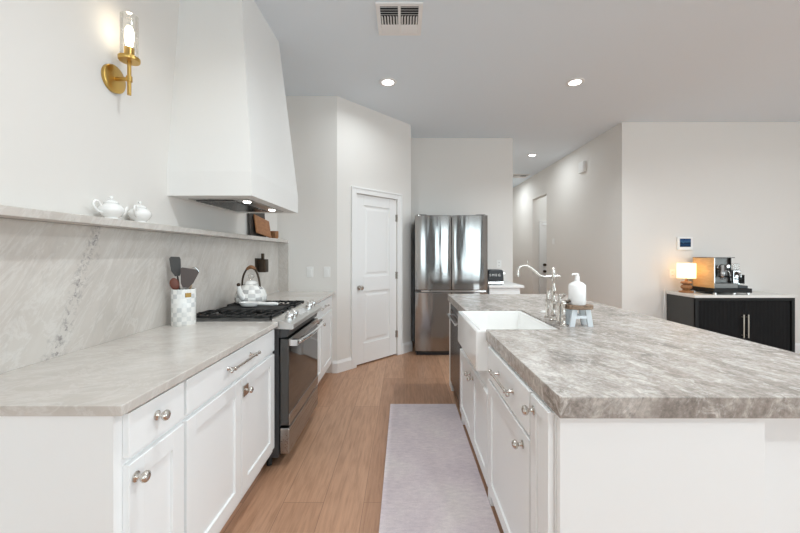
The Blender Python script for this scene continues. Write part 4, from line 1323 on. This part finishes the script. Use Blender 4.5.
# ------------------------------------------------------------------ wall plates, panel, sensor, cable
def plate(name, label, cat, cx, y, cz, nrm, w=0.072, h=0.116, kind='switch', group=None):
    """nrm: 'y' faces -y on plane y ; 'x' faces -x on plane x=cx"""
    t = thing(name, label, cat, (cx, y, cz), group)
    def bx(u0, u1, z0, z1, d0, d1):
        g = G()
        if nrm == 'y':
            g.box(u0, u1, -d0, -d1, z0, z1)
        else:
            g.box(-d0, -d1, u0, u1, z0, z1)
        return g
    obj('cover_plate', bx(-w / 2, w / 2, -h / 2, h / 2, 0, 0.006), 'plastic', t, local=True, bevel=0.002)
    if kind == 'switch':
        obj('rocker', bx(-0.017, 0.017, -0.034, 0.034, 0.006, 0.011), 'plastic', t, local=True, bevel=0.001)
    elif kind == 'outlet':
        for z in (-0.024, 0.024):
            s_ = obj('socket', bx(-0.016, 0.016, z - 0.015, z + 0.015, 0.006, 0.008), 'plastic', t, local=True, bevel=0.001)
            g = bx(-0.008, -0.005, z - 0.006, z + 0.006, 0.008, 0.0083)
            g2 = bx(0.005, 0.008, z - 0.006, z + 0.006, 0.008, 0.0083)
            me = bpy.data.meshes.new('tmp'); g2.bm.to_mesh(me); g.bm.from_mesh(me); bpy.data.meshes.remove(me); g2.bm.free()
            obj('slot', g, 'dark', s_, local=True)
    return t
plate('light_switch', 'white light switch on the pantry wall, the one nearer the counter end', 'light switch', -94 * Y1 / 355, Y1, 1.33 - 18 * Y1 / 355, 'y', group='switches on the pantry wall')
plate('light_switch', 'white light switch on the pantry wall, the one nearer the pantry door', 'light switch', -77 * Y1 / 355, Y1, 1.33 - 18 * Y1 / 355, 'y', group='switches on the pantry wall')
plate('power_outlet', 'white power outlet on the wall above the black toaster', 'power outlet', 95 * YF / 355, YF, 1.33 - 10 * YF / 355, 'y', kind='outlet')
plate('power_outlet', 'white power outlet low on the right wall behind the glowing table lamp', 'power outlet', 3.595, YR, 1.065, 'y', kind='outlet')
plate('thermostat', 'small white thermostat on the hall wall beside the doorway', 'thermostat', XH, 6.94, 1.575, 'x', 0.10, 0.11, 'none')
tag(obj('door_chime', G().box(XH - 0.045, XH, 5.70, 5.86, 2.655, 2.83).box(XH - 0.048, XH - 0.045, 5.72, 5.84, 2.68, 2.80), 'plastic', base=(XH, 5.78, 2.74), bevel=0.005), 'white chime box high on the hall wall', 'door chime')
t = thing('wall_display', 'white framed touch display with a blue picture on the right wall above the lamp', 'display', (3.755, YR, 1.47))
obj('frame', G().box(3.652, 3.858, YR - 0.022, YR, 1.385, 1.555), 'plastic', t, bevel=0.004)
obj('screen', G().box(3.682, 3.828, YR - 0.0235, YR - 0.022, 1.425, 1.535), 'screen', t)
g = G().tube(spline([(3.482, YR - 0.006, 0.86), (3.470, YR - 0.03, 0.80), (3.455, YR - 0.05, 0.72), (3.45, YR - 0.05, 0.60), (3.46, YR - 0.03, 0.45), (3.475, YR - 0.02, 0.30), (3.46, YR - 0.03, 0.012)]), 0.004, 8)
tag(obj('white_cable', g, 'plastic', base=(3.5, YR - 0.03, 0.3), smooth=60), 'white cord hanging down the right wall beside the sideboard', 'cable')

# ------------------------------------------------------------------ ceiling fittings
def can(x, y, label, power=26, spread=140):
    t = thing('recessed_light', label, 'ceiling light', (x, y, CH), 'recessed ceiling lights')
    obj('trim_ring', G().lathe((0, 0, 0), [(0.058, -0.004), (0.060, -0.010), (0.084, -0.008), (0.088, -0.001), (0.058, -0.001)], 40), 'trim', t, local=True, smooth=40)
    obj('lens', G().lathe((0, 0, 0), [(0, -0.0055), (0.0585, -0.0055), (0.0585, -0.0015), (0, -0.0015)], 36), 'led', t, local=True)
    light('recessed_lamp', 'AREA', (x, y, CH - 0.013), power, (0.89, 0.97, 1.0), (0, 0, 0), 0.11).data.spread = math.radians(spread)
can(-0.165, 3.65, 'lit recessed ceiling light above the aisle in front of the pantry', 8, 160)
can(1.76, 3.65, 'lit recessed ceiling light above the far right of the island')
can(2.29, 6.34, 'lit recessed ceiling light at the mouth of the hallway', 9, 178)
can(-0.165, 1.2, 'added unseen recessed light brightening the near end of the aisle', 16)  # this and the lights below are unseen, added to brighten the rooms
can(1.76, 1.2, 'added unseen recessed light brightening the near end of the island', 28, 168)
can(4.6, 2.4, 'added unseen recessed light over the open floor beyond the island', 26, 165)
can(4.6, -1.2, 'added unseen recessed light over the open floor behind the camera')
can(1.2, -1.6, 'added unseen recessed light behind the camera', 34, 168)
can(2.29, 8.6, 'added unseen recessed light at the far end of the hallway', 14, 170)
can(3.66, 7.75, 'added unseen recessed light brightening the niche beside the hallway', 9, 170)  # added out of view to brighten the dark niche door

def vent(x0, x1, y0, y1, label):
    t = thing('ceiling_vent', label, 'vent', ((x0 + x1) / 2, (y0 + y1) / 2, CH), 'ceiling vents')
    z = CH
    g = G()
    f = 0.03
    g.box(x0, x1, y0, y0 + f, z - 0.012, z).box(x0, x1, y1 - f, y1, z - 0.012, z).box(x0, x0 + f, y0 + f, y1 - f, z - 0.012, z).box(x1 - f, x1, y0 + f, y1 - f, z - 0.012, z)
    xm = (x0 + x1) / 2
    g.box(xm - 0.01, xm + 0.01, y0 + f, y1 - f, z - 0.012, z)
    obj('frame', g, 'trim', t, bevel=0.002)
    obj('duct_back', G().box(x0 + f, x1 - f, y0 + f, y1 - f, z - 0.0015, z - 0.0003), 'dark', t)
    h = (y1 - y0 - 2 * f) / 3
    for xa, xb in ((x0 + f, xm - 0.01), (xm + 0.01, x1 - f)):
        g = G()
        for bank, tilt in ((0, 0.7), (2, -0.7)):
            for k in range(4):
                yy = y0 + f + bank * h + h * (k + 0.5) / 4
                mt = Matrix.Translation(((xa + xb) / 2, yy, z - 0.009)) @ Matrix.Rotation(tilt, 4, 'X')
                g.box(-(xb - xa) / 2, (xb - xa) / 2, -0.0085, 0.0085, -0.0008, 0.0008, mt)
        for k in range(6):
            xx = xa + (xb - xa) * (k + 0.5) / 6
            mt = Matrix.Translation((xx, y0 + f + 1.5 * h, z - 0.009)) @ Matrix.Rotation(0.7 if xa < xm - 0.02 else -0.7, 4, 'Y')
            g.box(-0.007, 0.007, -h * 0.46, h * 0.46, -0.0008, 0.0008, mt)
        obj('louvre', g, 'trim', t)
vent(-0.203, 0.135, 2.493, 2.858, 'white square air vent in the kitchen ceiling near the top edge')
vent(2.42, 2.80, 7.85, 8.2, 'white air vent in the hallway ceiling, beyond the last visible light')
